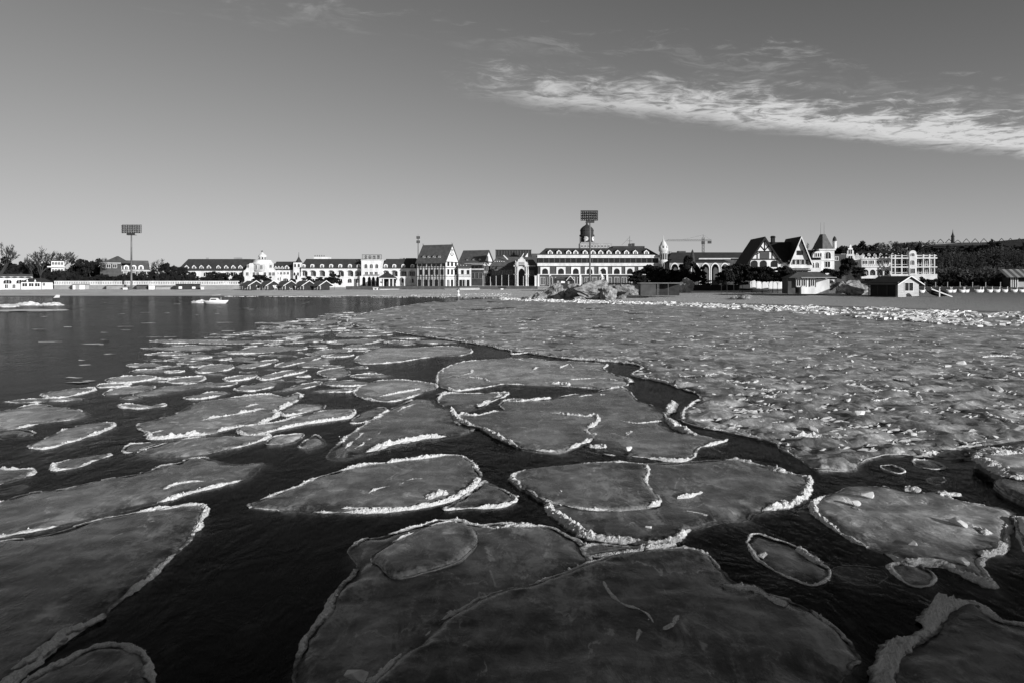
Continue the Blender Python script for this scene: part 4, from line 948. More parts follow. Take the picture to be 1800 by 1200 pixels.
def arched_block(b, x0, x1, arches, dormers, ye=472.3, yr=455.3, l=0, r=0):
    """front loggia wall with real arched openings, glazed wall set back behind it"""
    op = [(b.u(c), 14.0 * b.s * .86, b.v(479.5), b.v(475.6)) for c in arches]
    MB().prism(arcade_poly(b.u(x0), b.u(x1), b.v(486.5), b.v(ye), op), 0, .9).build('arcade_wall', 'plaster', b.root)
    b.box('back_wall', 'plaster', x0, x1, ye, 505, 1.7, 13); b.box('floor_slab', 'plaster', x0, x1, 486.5, 488.2, -.15, 1.7); b.box('lower_wall', 'plaster', x0, x1, 488.2, 505, .05, 1.69)
    for c in arches:
        win(b, b.u(c), b.v(485.5), 2.2, 2.0, y=1.7, mull=2); win(b, b.u(c), b.v(497.5), 1.7, 1.9, y=.05, arched=True)
    mansard(b, x0, x1, ye, yr, 13, l, r)
    for c in dormers: dormer(b, b.u(c), b.v(472), 1.75, 2.05, -.1, 3.2, True)


b = Bld('arched_hotel', 'long white hotel with a row of arched loggias and seven round dormers', 'hotel', 527, 500, 312)
arched_block(b, 527, 636, (534.5, 549.5, 565.5, 582, 598.5, 615, 629.2), (533.5, 549, 566, 582, 598, 615, 630.5), l=8)
b.box('penthouse', 'plaster', 546, 573, 451.6, 455.6, 5, 9)
for k in range(5):
    x = b.u(548.2 + k * 4); MB().box(x - .38, x + .38, 5, 5.12, b.v(450.4), b.v(450.0)).box(x - .07, x + .07, 5, 5.12, b.v(450.9), b.v(448.0)).box(x - .3, x + .3, 5.01, 5.11, b.v(449.2), b.v(448.8)).build('sign_character', 'timber', b.root)

b = Bld('sign_tower', 'plain white tower block carrying a framed sign of four dark characters on its roof', 'hotel', 635.5, 500, 310)
b.box('wall', 'plaster', 635.6, 671, 457.5, 487, -.6, 12); b.box('lower_wall', 'plaster', 635.6, 671, 487, 505, .5, 12)
op = [(b.u(c), 6 * b.s, b.v(491), b.v(486.2)) for c in (641, 650.5, 657.5, 665)]
MB().prism(arcade_poly(b.u(634), b.u(672), b.v(503), b.v(485.8), op, True), -1.8, -1.3).build('pointed_arcade', 'plaster', b.root)
b.box('arcade_shade', 'timber', 636, 671, 487.4, 503, -.3, -.1)  # dark panel standing in for the shade inside the arcade
for c in (644, 653.5, 663): win(b, b.u(c), b.v(472), 1.25, 1.9, y=-.6, arched=True)
for c in (645, 653.5, 662): win(b, b.u(c), b.v(483.5), 1.2, 1.3, y=-.6)
b.box('balcony_rail', 'stucco_grey', 642, 668, 483, 484, -1.5, -.62)
b.box('cornice', 'plaster', 635, 671.6, 457, 458.4, -.9, 12.2)
sg = MB()
for x in (636, 669.7): sg.box(b.u(x), b.u(x) + .15, .5, .65, b.v(457), b.v(447.8))
sg.box(b.u(636) + .151, b.u(669.7), .5, .65, b.v(448.4), b.v(447.8)); sg.box(b.u(636) + .151, b.u(669.7), .5, .65, b.v(456.2), b.v(455.6))
for k in range(12): x = b.u(638 + k * 2.7); sg.box(x, x + .05, .8, .85, b.v(457), b.v(448))
sign_frame = sg.build('sign_frame', 'metal_dark', b.root)
GL = [[((.5, 1), (.1, .62)), ((.5, 1), (.9, .62)), ((.25, .6), (.75, .6)), ((.2, .36), (.8, .36)), ((.5, .6), (.5, .05)), ((.1, .05), (.9, .05))],
      [((.5, 1), (.5, .7)), ((.1, .8), (.9, .8)), ((.15, .8), (.15, .1)), ((.85, .8), (.85, .1)), ((.15, .1), (.85, .1)), ((.3, .5), (.7, .5)), ((.3, .3), (.7, .3))],
      [((.1, .75), (.9, .75)), ((.5, 1), (.1, .35)), ((.5, .7), (.9, .35)), ((.3, .4), (.8, .4)), ((.5, .4), (.5, .05)), ((.1, .05), (.9, .05))],
      [((.1, .9), (.9, .9)), ((.2, .9), (.2, .1)), ((.8, .9), (.8, .1)), ((.2, .55), (.8, .55)), ((.2, .1), (.8, .1)), ((.5, .9), (.5, .1))]]
for k, strokes in enumerate(GL):
    x0 = b.u(639.6 + k * 7.4); z0 = b.v(455.2); q = 1.55; m_ = MB()
    for (ax, ay), (bx, by) in strokes: m_.tube((x0 + ax * q, .42, z0 + ay * q), (x0 + bx * q, .42, z0 + by * q), .11, n=4)
    m_.build('sign_character', 'timber', b.root)

b = Bld('east_hotel_wing', 'east wing of the arched white hotel, half in the shadow of the half-timbered house', 'hotel', 671, 500, 312)
arched_block(b, 671, 736, (678, 693, 709, 724), (678, 693, 709, 725), l=6)
op = [(b.u(c), 8.4 * b.s, b.v(492), b.v(487.3)) for c in (696.5, 707.5, 718.5)]
MB().prism(arcade_poly(b.u(691), b.u(724.5), b.v(503), b.v(486.4), op, True), -2.4, -2.0).build('pointed_arcade', 'plaster', b.root)
b.box('roof_hut', 'stucco_grey', 699, 707, 453.4, 456, 5, 8); b.box('roof_plant', 'brick', 710, 728, 453.6, 456, 5, 8)

b = Bld('gate_pavilion', 'small open pavilion with a dark pyramid roof in front of the sign tower block', 'pavilion', 665, 504, 296)
MB().frustum(b.u(664.5), b.u(694), -1.4, 6, b.v(488.6), b.v(478.6), b.s * 14, b.s * 14.4, 3.6, 3.6).build('roof', 'roof_dark', b.root)
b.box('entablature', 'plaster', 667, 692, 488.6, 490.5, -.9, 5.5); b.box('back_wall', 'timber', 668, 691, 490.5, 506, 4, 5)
for x in (667, 673.5, 684, 690.5): MB().box(b.u(x), b.u(x) + .42, -.8, -.38, -1, b.v(490.5)).build('column', 'plaster', b.root)
b.box('counter', 'plaster', 667.8, 674, 498, 506, -.2, 1)

# ------------------------------------------------------------------ beach pavilions under the hotel
for k, (fx, lab) in enumerate([(438, 'leftmost of the five tiled beach pavilions with the slanting roofs'), (469, 'second from the left of the five tiled beach pavilions'), (500, 'middle one of the five tiled beach pavilions'), (532, 'fourth from the left of the five tiled beach pavilions'), (562, 'rightmost of the five tiled beach pavilions with the slanting roofs')]):
    Y = 268; s_ = Y / F; base = W(fx, 511, Y)
    t = thing('beach_pavilion', lab, 'pavilion', base, R(-38), 'tiled beach pavilions in a row')
    L, Wd, ze, zr = 25 * s_, 24 * s_, 9.3 * s_, 17 * s_
    rf = MB(); rf.prism_x([(-.8, ze - .25), (Wd / 2, zr), (Wd + .8, ze - .25), (Wd + .8, ze - .45), (Wd / 2, zr - .22), (-.8, ze - .45)], -L - .3, .55); rf.build('roof', 'roof_tile', t)
    bb = MB(); bb.prism_x([(-.9, ze - .42), (Wd / 2, zr - .1), (Wd + .9, ze - .42), (Wd + .9, ze - .15), (Wd / 2, zr + .2), (-.9, ze - .15)], .551, .68); bb.build('barge_board', 'plaster', t)
    MB().box(-L, 0, .8, Wd - .6, -1, ze).build('room', 'timber', t)
    MB().prism_x([(0, ze), (Wd, ze), (Wd / 2, zr - .3)], .002, .08).build('gable_wall', 'timber', t)
    for x in (-L + .2, -L * .66, -L * .33, -.2): MB().box(x - .12, x + .12, -.3, -.06, -1, ze - .05).build('post', 'timber', t)
    for x in (-L * .82, -L * .5, -L * .17): 
        o = wobj('window', window_mesh(.9, 1.3), t); o.location = (x, .78, .5)
cm = MB(); cm.box(-.35, .35, -.3, .3, .35, .42); cm.add([(-.35, .3, .4), (.35, .3, .4), (.35, .55, 1.0), (-.35, .55, 1.0), (-.35, .36, .4), (.35, .36, .4), (.35, .61, 1.0), (-.35, .61, 1.0)], [(0, 1, 2, 3), (7, 6, 5, 4), (0, 3, 7, 4), (1, 5, 6, 2), (3, 2, 6, 7)])
for x in (-.3, .3):
    for y in (-.25, .25): cm.tube((x, y, 0), (x, y, .36), .04, n=4)
cme = cm.mesh('beach_chair'); cme.materials.append(MATS['paint_white'])
for k in range(34):
    px = 444 + (k % 17) * 4.2 + random.uniform(-.8, .8); py = 509.6 + (k // 17) * .9
    p_ = hit(px, py); o = mesh_obj('beach_chair', cme, (), None, label='white chair in the jumble in front of the tiled beach pavilions', category='chair', group='white chairs before the beach pavilions')
    o.location = p_; o.rotation_euler = (0, 0, random.random() * 6); o.scale = (1.5, 1.5, 1.5 + .5 * random.random())

# sheds and booths along the sea wall
def shed(name, label, cat, x0, x1, yt, yb, Y, m, roof='roof_dark', openings=(), dep=3.0, group=None, om='plaster'):
    b = Bld(name, label, cat, x0, yb, Y, yaw='face', group=group)
    b.box('wall', m, x0, x1, yt + 1.2, yb + 3, 0, dep)
    MB().frustum(b.u(x0) - .35, b.u(x1) + .35, -.45, dep + .35, b.v(yt + 1.2), b.v(yt), .4, .4, .5, .5).build('roof', roof, b.root)
    for a, c, d, e in openings: b.box('shutter', om, a, c, d, e, -.1, -.004)
    return b


shed('beach_shed', 'grey beach shed with two white doors, nearest the white kiosk', 'shed', 127, 157, 499.5, 510, 280, 'stucco_grey', 'stucco_grey', [(128.5, 132.5, 502, 509.5), (140, 149, 501.5, 509.5)])
shed('beach_shed', 'plain grey beach shed just left of the floodlight mast', 'shed', 187, 215, 501.5, 510, 280, 'concrete', 'concrete', [(190, 212, 504, 504.6)], om='stucco_grey')
shed('beach_shed', 'low pale beach shed at the foot of the west floodlight mast', 'shed', 211 + 5, 228, 504.5, 510, 279, 'plaster', 'stucco_grey')
shed('beach_shed', 'dark beach shed with a white right end, right of the floodlight mast', 'shed', 240, 261, 501, 510.4, 280, 'brick', 'roof_dark'); shed('beach_booth', 'small white booth joined to the dark beach shed', 'booth', 261.3, 272, 501.5, 510.4, 279.5, 'plaster', 'plaster')
shed('beach_shed', 'long low grey shed between the dark sheds on the west beach', 'shed', 273, 300, 503.5, 510.4, 281, 'stucco_grey', 'concrete')
shed('beach_shed', 'black timber hut with two white hatches on the west beach', 'shed', 309, 352, 499.5, 511, 279, 'timber', 'roof_dark', [(314, 320, 504, 508), (338, 344, 504.5, 508)])
shed('beach_booth', 'white booth beside the black timber hut on the west beach', 'booth', 353, 358.5, 504, 511, 279, 'plaster', 'plaster')
shed('beach_booth', 'tiny white ticket booth below the pyramid-roofed pavilion', 'booth', 656, 664.5, 505.5, 511.3, 270, 'plaster', 'plaster', [(658.5, 662, 507.5, 509.5)], om='glass')
shed('beach_booth', 'long white booth with a row of dark hatches below the half-timbered house', 'booth', 808, 843, 506.6, 512.3, 270, 'paint_white', 'paint_white', [(811 + k * 8, 815 + k * 8, 509.6, 510.8) for k in range(4)], om='glass')
shed('beach_booth', 'grey upturned-boat shaped store left of the long white booth', 'store', 782, 807, 506.8, 512, 271, 'stucco_grey', 'stucco_grey')
shed('beach_booth', 'low white store behind the dark embankment, right of the ticket booth', 'store', 667, 702, 507.3, 511.3, 271, 'plaster', 'stucco_grey')
shed('beach_booth', 'small dark booth with a pale hatch below the baroque gate', 'booth', 876, 890, 504.5, 512, 269, 'brick', 'roof_dark', [(880, 885, 507.5, 511)])

# ------------------------------------------------------------------ floodlight masts and radio mast
def flood_mast(label, px, pyb, pyt, Y, hx0, hx1, hy0, hy1, rows, cols, dark, base_z=None):
    s_ = Y / F; base = W(px, pyb, Y)
    t = thing('floodlight_mast', label, 'floodlight mast', base, 0, 'floodlight masts over the beach')
    H_ = (pyb - hy1) * s_; x0, x1 = (hx0 - px) * s_, (hx1 - px) * s_; z0, z1 = H_, (pyb - hy0) * s_
    MB().tube((0, 0, -3), (0, 0, H_ * .5), .42, .34, 10).tube((0, 0, H_ * .5), (0, 0, H_ + .6), .34, .24, 10).build('pole', 'metal', t, True)
    fr_ = MB()
    for k in range(rows + 1):
        z = z0 + (z1 - z0) * k / rows; fr_.box(x0, x1, .1, .22, z - .07, z + .07)
    for k in range(5):
        x = x0 + (x1 - x0) * k / 4; fr_.box(x - .07, x + .07, .221, .34, z0, z1)
    fr_.build('lamp_frame', 'metal_dark', t)
    MB().box(-1.7, 1.7, -.5, .9, z0 - .9, z0 - .75).box(-1.7, 1.7, -.5, -.44, z0 - .749, z0 - .1).build('platform', 'metal_dark', t)
    if dark: MB().box(x0 + .1, x1 - .1, .36, .5, z0, z1).build('backing_panel', 'metal_dark', t)
    lm = MB(); cw = (x1 - x0) / cols * .42
    lm.tube((0, 0, 0), (-.55, -.5, -.28), cw * .5, cw, 8).tube((-.56, -.51, -.286), (-.58, -.53, -.30), cw * .9, cw * .9, 8, 1); lme = lm.mesh('lamp')
    lme.materials.append(MATS['metal_dark']); lme.materials.append(MATS['paint_white'])
    for r_ in range(rows):
        for c_ in range(cols):
            o = mesh_obj('lamp', lme, (), t); o.location = (x0 + (x1 - x0) * (c_ + .5) / cols + .2, .05, z0 + (z1 - z0) * (r_ + .55) / rows)
    return t


flood_mast('tall floodlight mast with an open lamp rack standing on the west beach', 231, 511.5, 396, 277, 214.5, 248, 395.5, 410, 4, 8, False)
flood_mast('tallest floodlight mast with a solid dark lamp panel in front of the clock tower', 1037, 506, 370, 268, 1021, 1051, 370.5, 388, 4, 8, True)
b = Bld('radio_mast', 'thin radio mast with antenna clusters behind the half-timbered house', 'mast', 735, 500, 345)
m_ = MB().tube((0, 0, 0), (0, 0, b.v(418)), .30, .22, 6).tube((0, 0, b.v(418)), (0, 0, b.v(411)), .08, .04, 5); m_.build('pole', 'metal', b.root)
for yy in (418, 425.5):
    m_ = MB()
    for a in range(6): x, y = .75 * math.cos(a), .75 * math.sin(a); m_.box(x - .12, x + .12, y - .1, y + .1, b.v(yy) - .5, b.v(yy) + .7)
    m_.lathe(0, 0, [(.9, b.v(yy) - .62), (.9, b.v(yy) - .52)], 10).build('antenna_cluster', 'metal_dark', b.root)

# ------------------------------------------------------------------ half-timbered houses
def gable_house(name, label, px_l, px_c, px_r, yb, ye, yr, Y, yaw, wall='plaster', roof='roof_tile', over=.6):
    b = Bld(name, label, 'house', px_c, yb, Y, yaw=-yaw)
    b.L = 0.0; ta = (px_c - HX) / F; b.len = (px_c - px_l) * b.s / (math.cos(yaw) + ta * math.sin(yaw)); b.wid = (px_r - px_c) * b.s / (math.sin(yaw) - ta * math.cos(yaw))
    ze, zr = b.v(ye), b.v(yr)
    MB().box(-b.len, 0, 0, b.wid, -3, ze).build('wall', wall, b.root)
    MB().prism_x([(0, ze), (b.wid, ze), (b.wid / 2, zr - .3)], -.4, -.003).build('gable_wall', wall, b.root)
    g = (zr - ze) / (b.wid / 2); o = over
    MB().prism_x([(-o, ze - o * g), (b.wid / 2, zr), (b.wid + o, ze - o * g), (b.wid + o, ze - o * g - .3), (b.wid / 2, zr - .36), (-o, ze - o * g - .3)], -b.len - .5, .45).build('roof', roof, b.root)
    b.fx = lambda px: -b.len * (px_c - px) / (px_c - px_l); b.gy = lambda px: b.wid * (px - px_c) / (px_r - px_c)
    return b


b = gable_house('half_timbered_house', 'tall half-timbered house with a steep dark roof and white gable, centre of the town front', 732, 783, 806, 505, 459, 429, 297, R(25))
for yy, hh in ((460.2, 1.2), (470.0, 1.0), (485.5, 1.0), (489, .5)):
    MB().box(-b.len - .05, .002, -.12, -.004, b.v(yy) - hh * b.s, b.v(yy)).build('timber_band', 'timber', b.root); MB().box(.004, .12, 0, b.wid, b.v(yy) - hh * b.s, b.v(yy)).build('timber_band', 'timber', b.root)
for k in range(11):
    x = -b.len + b.len * k / 10; MB().box(x - .13, x + .13, -.2, -.125, 0, b.v(460)).build('timber_post', 'timber', b.root)
for k in range(6):
    o = win(b, b.fx(737 + k * 8.6), b.v(468), 1.5, 1.7, mull=1, frame='timber')
for cx in (739, 749, 758.5, 768, 777.5): win(b, b.fx(cx), b.v(483), 1.1, 2.1, mull=0, frame='timber')
for cx in (737, 748, 758, 767.5, 777.5): win(b, b.fx(cx), b.v(503), 1.3, 2.7, mull=1, frame='timber')
for cx in (787.8, 794.5, 801.5): win(b, b.gy(cx), b.v(468), 1.3, 1.9, arched=True, side=True, frame='timber'); win(b, b.gy(cx), b.v(482.5), 1.3, 2.1, side=True, frame='timber'); win(b, b.gy(cx), b.v(503), 1.5, 2.6, side=True, frame='timber')
m_ = MB()
for q in ((b.wid / 2, b.v(436.5), b.wid / 2, b.v(447)), (b.wid / 2 - 1.2, b.v(439), b.wid / 2 + 1.2, b.v(439))): m_.tube((.05, q[0], q[1]), (.05, q[2], q[3]), .14, n=4)
for k in range(8):
    a0, a1 = math.pi * (1 + k / 8), math.pi * (1 + (k + 1) / 8); m_.tube((.05, b.wid / 2 + 1.3 * math.cos(a0), b.v(445) + 1.0 * math.sin(a0)), (.05, b.wid / 2 + 1.3 * math.cos(a1), b.v(445) + 1.0 * math.sin(a1)), .14, n=4)
m_.build('anchor_emblem', 'timber', b.root)
for cx in (742, 751, 760.5, 770): dormer(b, b.fx(cx), b.v(455), 1.2, 1.7, 1.1, 2.2, roofmat='roof_tile')
for x in (-b.len - .3, .2):
    m_ = MB().tube((x, b.wid / 2, b.v(430)), (x, b.wid / 2 - .6, b.v(426)), .12, .03, 5).tube((x, b.wid / 2, b.v(430)), (x, b.wid / 2 + .6, b.v(426)), .12, .03, 5); m_.build('ridge_horns', 'timber', b.root)

b = Bld('house_annex', 'low white annex with a lean-to roof on the right of the half-timbered house', 'house', 806, 505, 302)
b.box('wall', 'plaster', 806, 827, 471, 508, 0, 6); MB().prism_x([(-.7, b.v(472)), (-.7, b.v(471.3)), (5, b.v(463.5)), (5, b.v(464.5))], b.u(805), b.u(828)).build('roof', 'roof_tile', b.root)
for yy in (483.5, 486.5): b.box('timber_band', 'timber', 806, 827, yy, yy + .9, -.1, -.004)
for cx in (813, 823): win(b, b.u(cx), b.v(482), .9, 1.6, mull=0, frame='timber')
for cx in (810, 816, 823): win(b, b.u(cx), b.v(503), 1.0, 2.6, mull=0, frame='timber')
for k in range(3): b.box('skylight', 'paint_white', 808.5 + k * 5, 810 + k * 5, 466 + k * .2, 466.8 + k * .2, 2.1, 2.3)

b = gable_house('second_gabled_house', 'dark-walled house with a steep roof and small white gable, right of the half-timbered house', 806, 850, 868, 504, 461.5, 439, 312, R(24), wall='brick')
MB().box(-b.len * .75, .01, -.5, -.01, b.v(466), b.v(463)).build('balcony_band', 'plaster', b.root); MB().box(.01, .5, 0, b.wid, b.v(467.5), b.v(462)).build('balcony_band', 'plaster', b.root)
MB().box(-b.len * .6, .01, -.4, -.01, b.v(475), b.v(472.5)).build('balcony_band', 'plaster', b.root); MB().box(.01, .4, 0, b.wid, b.v(481), b.v(477)).build('sign_band', 'stucco_grey', b.root)
MB().prism_x([(b.wid * .12, b.v(459.5)), (b.wid * .88, b.v(459.5)), (b.wid / 2, b.v(443))], .002, .06).build('white_gable', 'plaster', b.root)
for cx in (831, 838, 845): win(b, b.fx(cx), b.v(471.6), 1.3, 1.4, frame='timber'); win(b, b.fx(cx), b.v(490), 1.4, 2.6, frame='stucco_grey')
for cx in (853, 859, 865): win(b, b.gy(cx), b.v(476), 1.4, 1.6, side=True, frame='stucco_grey'); win(b, b.gy(cx), b.v(497), 1.6, 2.8, side=True, frame='stucco_grey')
for cx in (820, 831, 842): dormer(b, b.fx(cx), b.v(460), 1.1, 1.4, .9, 2, roofmat='roof_tile')

b = Bld('brick_hall', 'dark brick hall with a skylit sloping roof left of the baroque gate', 'building', 866, 504, 316)
b.box('wall', 'brick', 862, 945, 469, 508, 0, 14); MB().frustum(b.u(861), b.u(946), -.5, 15, b.v(469), b.v(451), 3, 3, 7, 6).build('roof', 'roof_tile', b.root)
for k in range(5): b.box('skylight', 'paint_white', 869 + k * 4, 870.6 + k * 4, 459.2, 460.2, 2.6, 3.2)
m_ = MB().add([(b.u(884), 2.5, b.v(449)), (b.u(892), 2.5, b.v(457)), (b.u(893.5), 2.5, b.v(456)), (b.u(886), 2.5, b.v(448.4))], [(0, 1, 2, 3)]); m_.build('roof_verge', 'plaster', b.root)
for k in range(6): win(b, b.u(868 + k * 6.2), b.v(484), 1.3, 2.4, arched=True, frame='stucco_grey'); win(b, b.u(868 + k * 6.2), b.v(502), 1.3, 2.8, frame='timber')
b.box('side_gable', 'plaster', 930, 941, 467, 469.5, -.3, 0)
for cx in (933, 937): win(b, b.u(cx), b.v(485), 1.0, 2.2, frame='stucco_grey')

b = Bld('office_block', 'dark flat-topped block with vertical mullions rising behind the baroque gate', 'building', 871, 500, 372)
b.box('wall', 'metal_dark', 871, 934, 440, 505, 0, 16)
for k in range(14): b.box('mullion', 'metal', 871.5 + k * 4.75, 872.1 + k * 4.75, 441, 449, -.35, -.005)
b.box('roof_edge', 'metal_dark', 870.5, 934.5, 439.4, 440, -.4, 16)
b.box('rear_wing', 'brick', 934.5, 950, 446, 505, 2, 16)

# ------------------------------------------------------------------ baroque gate, flagpoles, statue
b = Bld('baroque_gate', 'pale stone baroque gateway with paired columns and a curved top', 'gateway', 905, 504, 300)
MB().prism(arcade_poly(b.u(906), b.u(928.5), -1, b.v(468.5), [(b.u(917), 11.5 * b.s, b.v(482), b.v(472.5))]), .2, 2.2).build('arch_wall', 'stone', b.root)
for x in (904.6, 908.4, 923.6, 926.8):
    MB().lathe(b.u(x) + .35, -.25, [(.42, -1), (.42, .8), (.33, .9), (.29, b.v(470)), (.42, b.v(469))], 10).build('column', 'stone', b.root, True)
for x0, x1 in ((903, 911.5), (922.4, 930)): b.box('entablature', 'stone', x0, x1, 466.6, 469.2, -.8, 2.4); b.box('ledge', 'stone', x0, x1, 482.2, 483.4, -.7, .2)
MB().prism([(b.u(907.5), b.v(466.6)), (b.u(926.5), b.v(466.6)), (b.u(926.5), b.v(462)), (b.u(924), b.v(460)), (b.u(923), b.v(456))] + arch_pts(b.u(917), 7.5 * b.s, b.v(456), b.v(452.5))[::-1] + [(b.u(911), b.v(456)), (b.u(910), b.v(460)), (b.u(907.5), b.v(462))], .4, 1.8).build('pediment', 'stone', b.root)
b.box('attic_panel', 'stucco_grey', 912, 922, 461, 466, .3, .396)
for x in (906.5, 909.5, 924.5, 927.5): MB().lathe(b.u(x), 1.0, [(.3, b.v(466.6)), (.42, b.v(464)), (.18, b.v(461.5)), (.3, b.v(460)), (.05, b.v(458))], 8).build('finial', 'stone', b.root)
m_ = MB().add([(b.u(916.5), 1, b.v(452.5)), (b.u(920.5), 1, b.v(445.5)), (b.u(921.3), 1.1, b.v(445.5)), (b.u(917.6), 1.1, b.v(452.5))], [(0, 1, 2, 3)]).add([(b.u(923), 1, b.v(452)), (b.u(928), 1, b.v(444.8)), (b.u(928), 1.1, b.v(452))], [(0, 1, 2)]); m_.build('banners', 'paint_white', b.root)

for k, (px, yt) in enumerate([(761, 488), (788, 486), (801, 485), (817, 481), (849, 486), (862, 488), (872, 486.5), (882, 485), (894, 484.5), (920, 487)]):
    Y = 282; base = W(px, 507, Y); t = thing('flagpole', 'thin white flagpole, %s from the left in the row along the promenade' % ORD[k], 'flagpole', base, 0, 'white flagpoles along the promenade')
    hgt = (507 - yt) * Y / F; MB().tube((0, 0, -1.5), (0, 0, hgt), .10, .07, 6).build('pole', 'paint_white', t); MB().lathe(0, 0, [(.05, hgt), (.14, hgt + .12), (.03, hgt + .25)], 6).build('ball', 'paint_white', t)
for px in (941.5, 967):
    Y = 284; base = W(px, 505, Y); t = thing('gate_pillar', 'white square pillar before the central hotel, %s of a pair' % ('left' if px < 950 else 'right'), 'pillar', base)
    MB().box(-.4, .4, -.4, .4, -2, 4.4).build('shaft', 'plaster', t); MB().box(-.55, .55, -.55, .55, 4.402, 4.7).build('cap', 'plaster', t)
Y = 262; t = thing('statue', 'white statue of a leaning figure on a plinth before the central hotel', 'statue', W(1058, 501, Y)); s_ = Y / F
MB().box(-.85, .85, -.8, .8, -1, 1.35).build('plinth', 'paint_white', t)
m_ = MB().tube((-.2, 0, 1.3), (.1, 0, 2.6), .32, .38, 8).tube((.5, 0, 1.3), (.15, 0, 2.6), .3, .34, 8).tube((.1, 0, 2.5), (-.25, 0, 4.0), .42, .5, 8).tube((-.25, 0, 3.9), (-.5, 0, 4.6), .22, .2, 8).lathe(-.55, 0, [(.08, 4.5), (.3, 4.75), (.28, 5.0), (.06, 5.15)], 8).tube((-.3, -.1, 3.8), (-1.0, -.2, 4.6), .14, .1, 6).tube((-.1, .1, 3.7), (.8, .1, 3.0), .14, .1, 6).tube((.2, 0, 2.6), (1.0, 0, 1.5), .3, .5, 7)
m_.build('figure', 'paint_white', t, True)

# ------------------------------------------------------------------ central hotel, clock tower, white turret
b = Bld('central_hotel', 'big brick hotel with white cornices and a mansard roof of twelve dormers, centre right', 'hotel', 944, 506, 296)
b.box('wall', 'brick', 946, 1158, 454, 510, 0, 16)
mansard(b, 944, 1160, 450, 436, 16, 16, 20, run=4.5); b.box('roof_crest', 'roof_dark', 1080, 1137, 432, 436.4, 5, 12)
for y0, y1, o in ((448.8, 450.6, .9), (450.6, 453.8, .55), (463, 464.6, .7), (464.6, 466.2, .4), (466.2, 468, .6)): b.box('cornice', 'plaster', 944.5, 1159, y0, y1 - .02, -o, -.003)
for k in range(22): win(b, b.u(951 + k * 9.55), b.v(461.8), 1.5, 1.7, frame='timber')
ar = [958, 986, 1012, 1036, 1060, 1084, 1107, 1130, 1150]
for c in ar:
    op = [(b.u(c), 10.5 * b.s, b.v(478), b.v(472.3))]
    MB().prism(arcade_poly(b.u(c - 8), b.u(c + 8), b.v(482.2), b.v(469.8), op), -.35, -.003).build('arch_surround', 'plaster', b.root)
    win(b, b.u(c), b.v(482), 2.3, 2.0, arched=True, mull=1, frame='timber')
b.box('ledge', 'plaster', 945, 1158, 482.3, 483.6, -.8, -.004)
for c in (942.5 + 4, 967, 1020, 1067, 1110): b.box('pilaster', 'plaster', c - 1.6, c + 1.6, 483.7, 508, -.7, -.004)
for k in range(16): win(b, b.u(954 + k * 13), b.v(501), 1.8, 3.2, mull=2)
for c in (967.5, 983, 1000, 1012.5, 1029, 1043, 1056.5, 1071, 1086.5, 1102, 1117.5, 1137): dormer(b, b.u(c), b.v(449), 2.2, 2.4, .6, 3.5)
b.box('penthouse', 'stucco_grey', 1022, 1080, 426.5, 436.4, 7, 12)
for k in range(9): win(b, b.u(1026 + k * 6), b.v(434), .8, 1.0, y=7)
m_ = MB().tube((b.u(1112.5), 8, b.v(433)), (b.u(1112.5), 8, b.v(412.5)), .16, .06, 5)
m_.tube((b.u(1112.5), 8, b.v(415)), (b.u(1098), 8, b.v(430)), .035, n=4).tube((b.u(1108), 8, b.v(422)), (b.u(1117), 8, b.v(422)), .06, n=4).box(b.u(1110), b.u(1115), 7.5, 8.5, b.v(432), b.v(427)).box(b.u(1116), b.u(1121), 7.5, 8.5, b.v(432), b.v(426.5)); m_.build('roof_aerial', 'metal_dark', b.root)

b = Bld('clock_tower', 'dark domed clock tower rising behind the central hotel', 'tower', 1021, 500, 330)
cx = b.u(1033); q = b.s
b.box('base', 'stucco_grey', 1021, 1046, 426, 505, 0, 6.5)
MB().lathe(cx, 3.4, [(12 * q, b.v(426)), (12 * q, b.v(416)), (13.4 * q, b.v(415)), (13.4 * q, b.v(412.6)), (11.6 * q, b.v(412)), (11.8 * q, b.v(406)), (12.4 * q, b.v(405)), (11.0 * q, b.v(401.5)), (7.5 * q, b.v(398)), (3.5 * q, b.v(395.5)), (1.8 * q, b.v(394)), (1.6 * q, b.v(391.5)), (.3 * q, b.v(389))], 16).build('drum_and_dome', 'roof_dark', b.root)
for k in range(8):
    a = R(22.5 + 45 * k); MB().box(-.3, .3, -.3, .3, b.v(425.5), b.v(416)).build('pier', 'stucco_grey', b.root).location = (cx + 12 * q * math.sin(a), 3.4 - 12 * q * math.cos(a), 0)
for a, r_ in ((-12, 12.2), (55, 12.2)):
    o = MB().prism([(1.1 * math.cos(i * .5236), 1.1 * math.sin(i * .5236)) for i in range(12)], -.12, .05).build('clock_face', 'paint_white', b.root); o.location = (cx + r_ * q * math.sin(R(a)), 3.4 - r_ * q * math.cos(R(a)), b.v(420)); o.rotation_euler = (0, 0, R(a))
    for hx, hz in ((.0, .75), (.5, .2)):
        h2 = MB().tube((0, -.14, 0), (hx, -.14, hz), .06, n=4).build('clock_hand', 'timber', o)

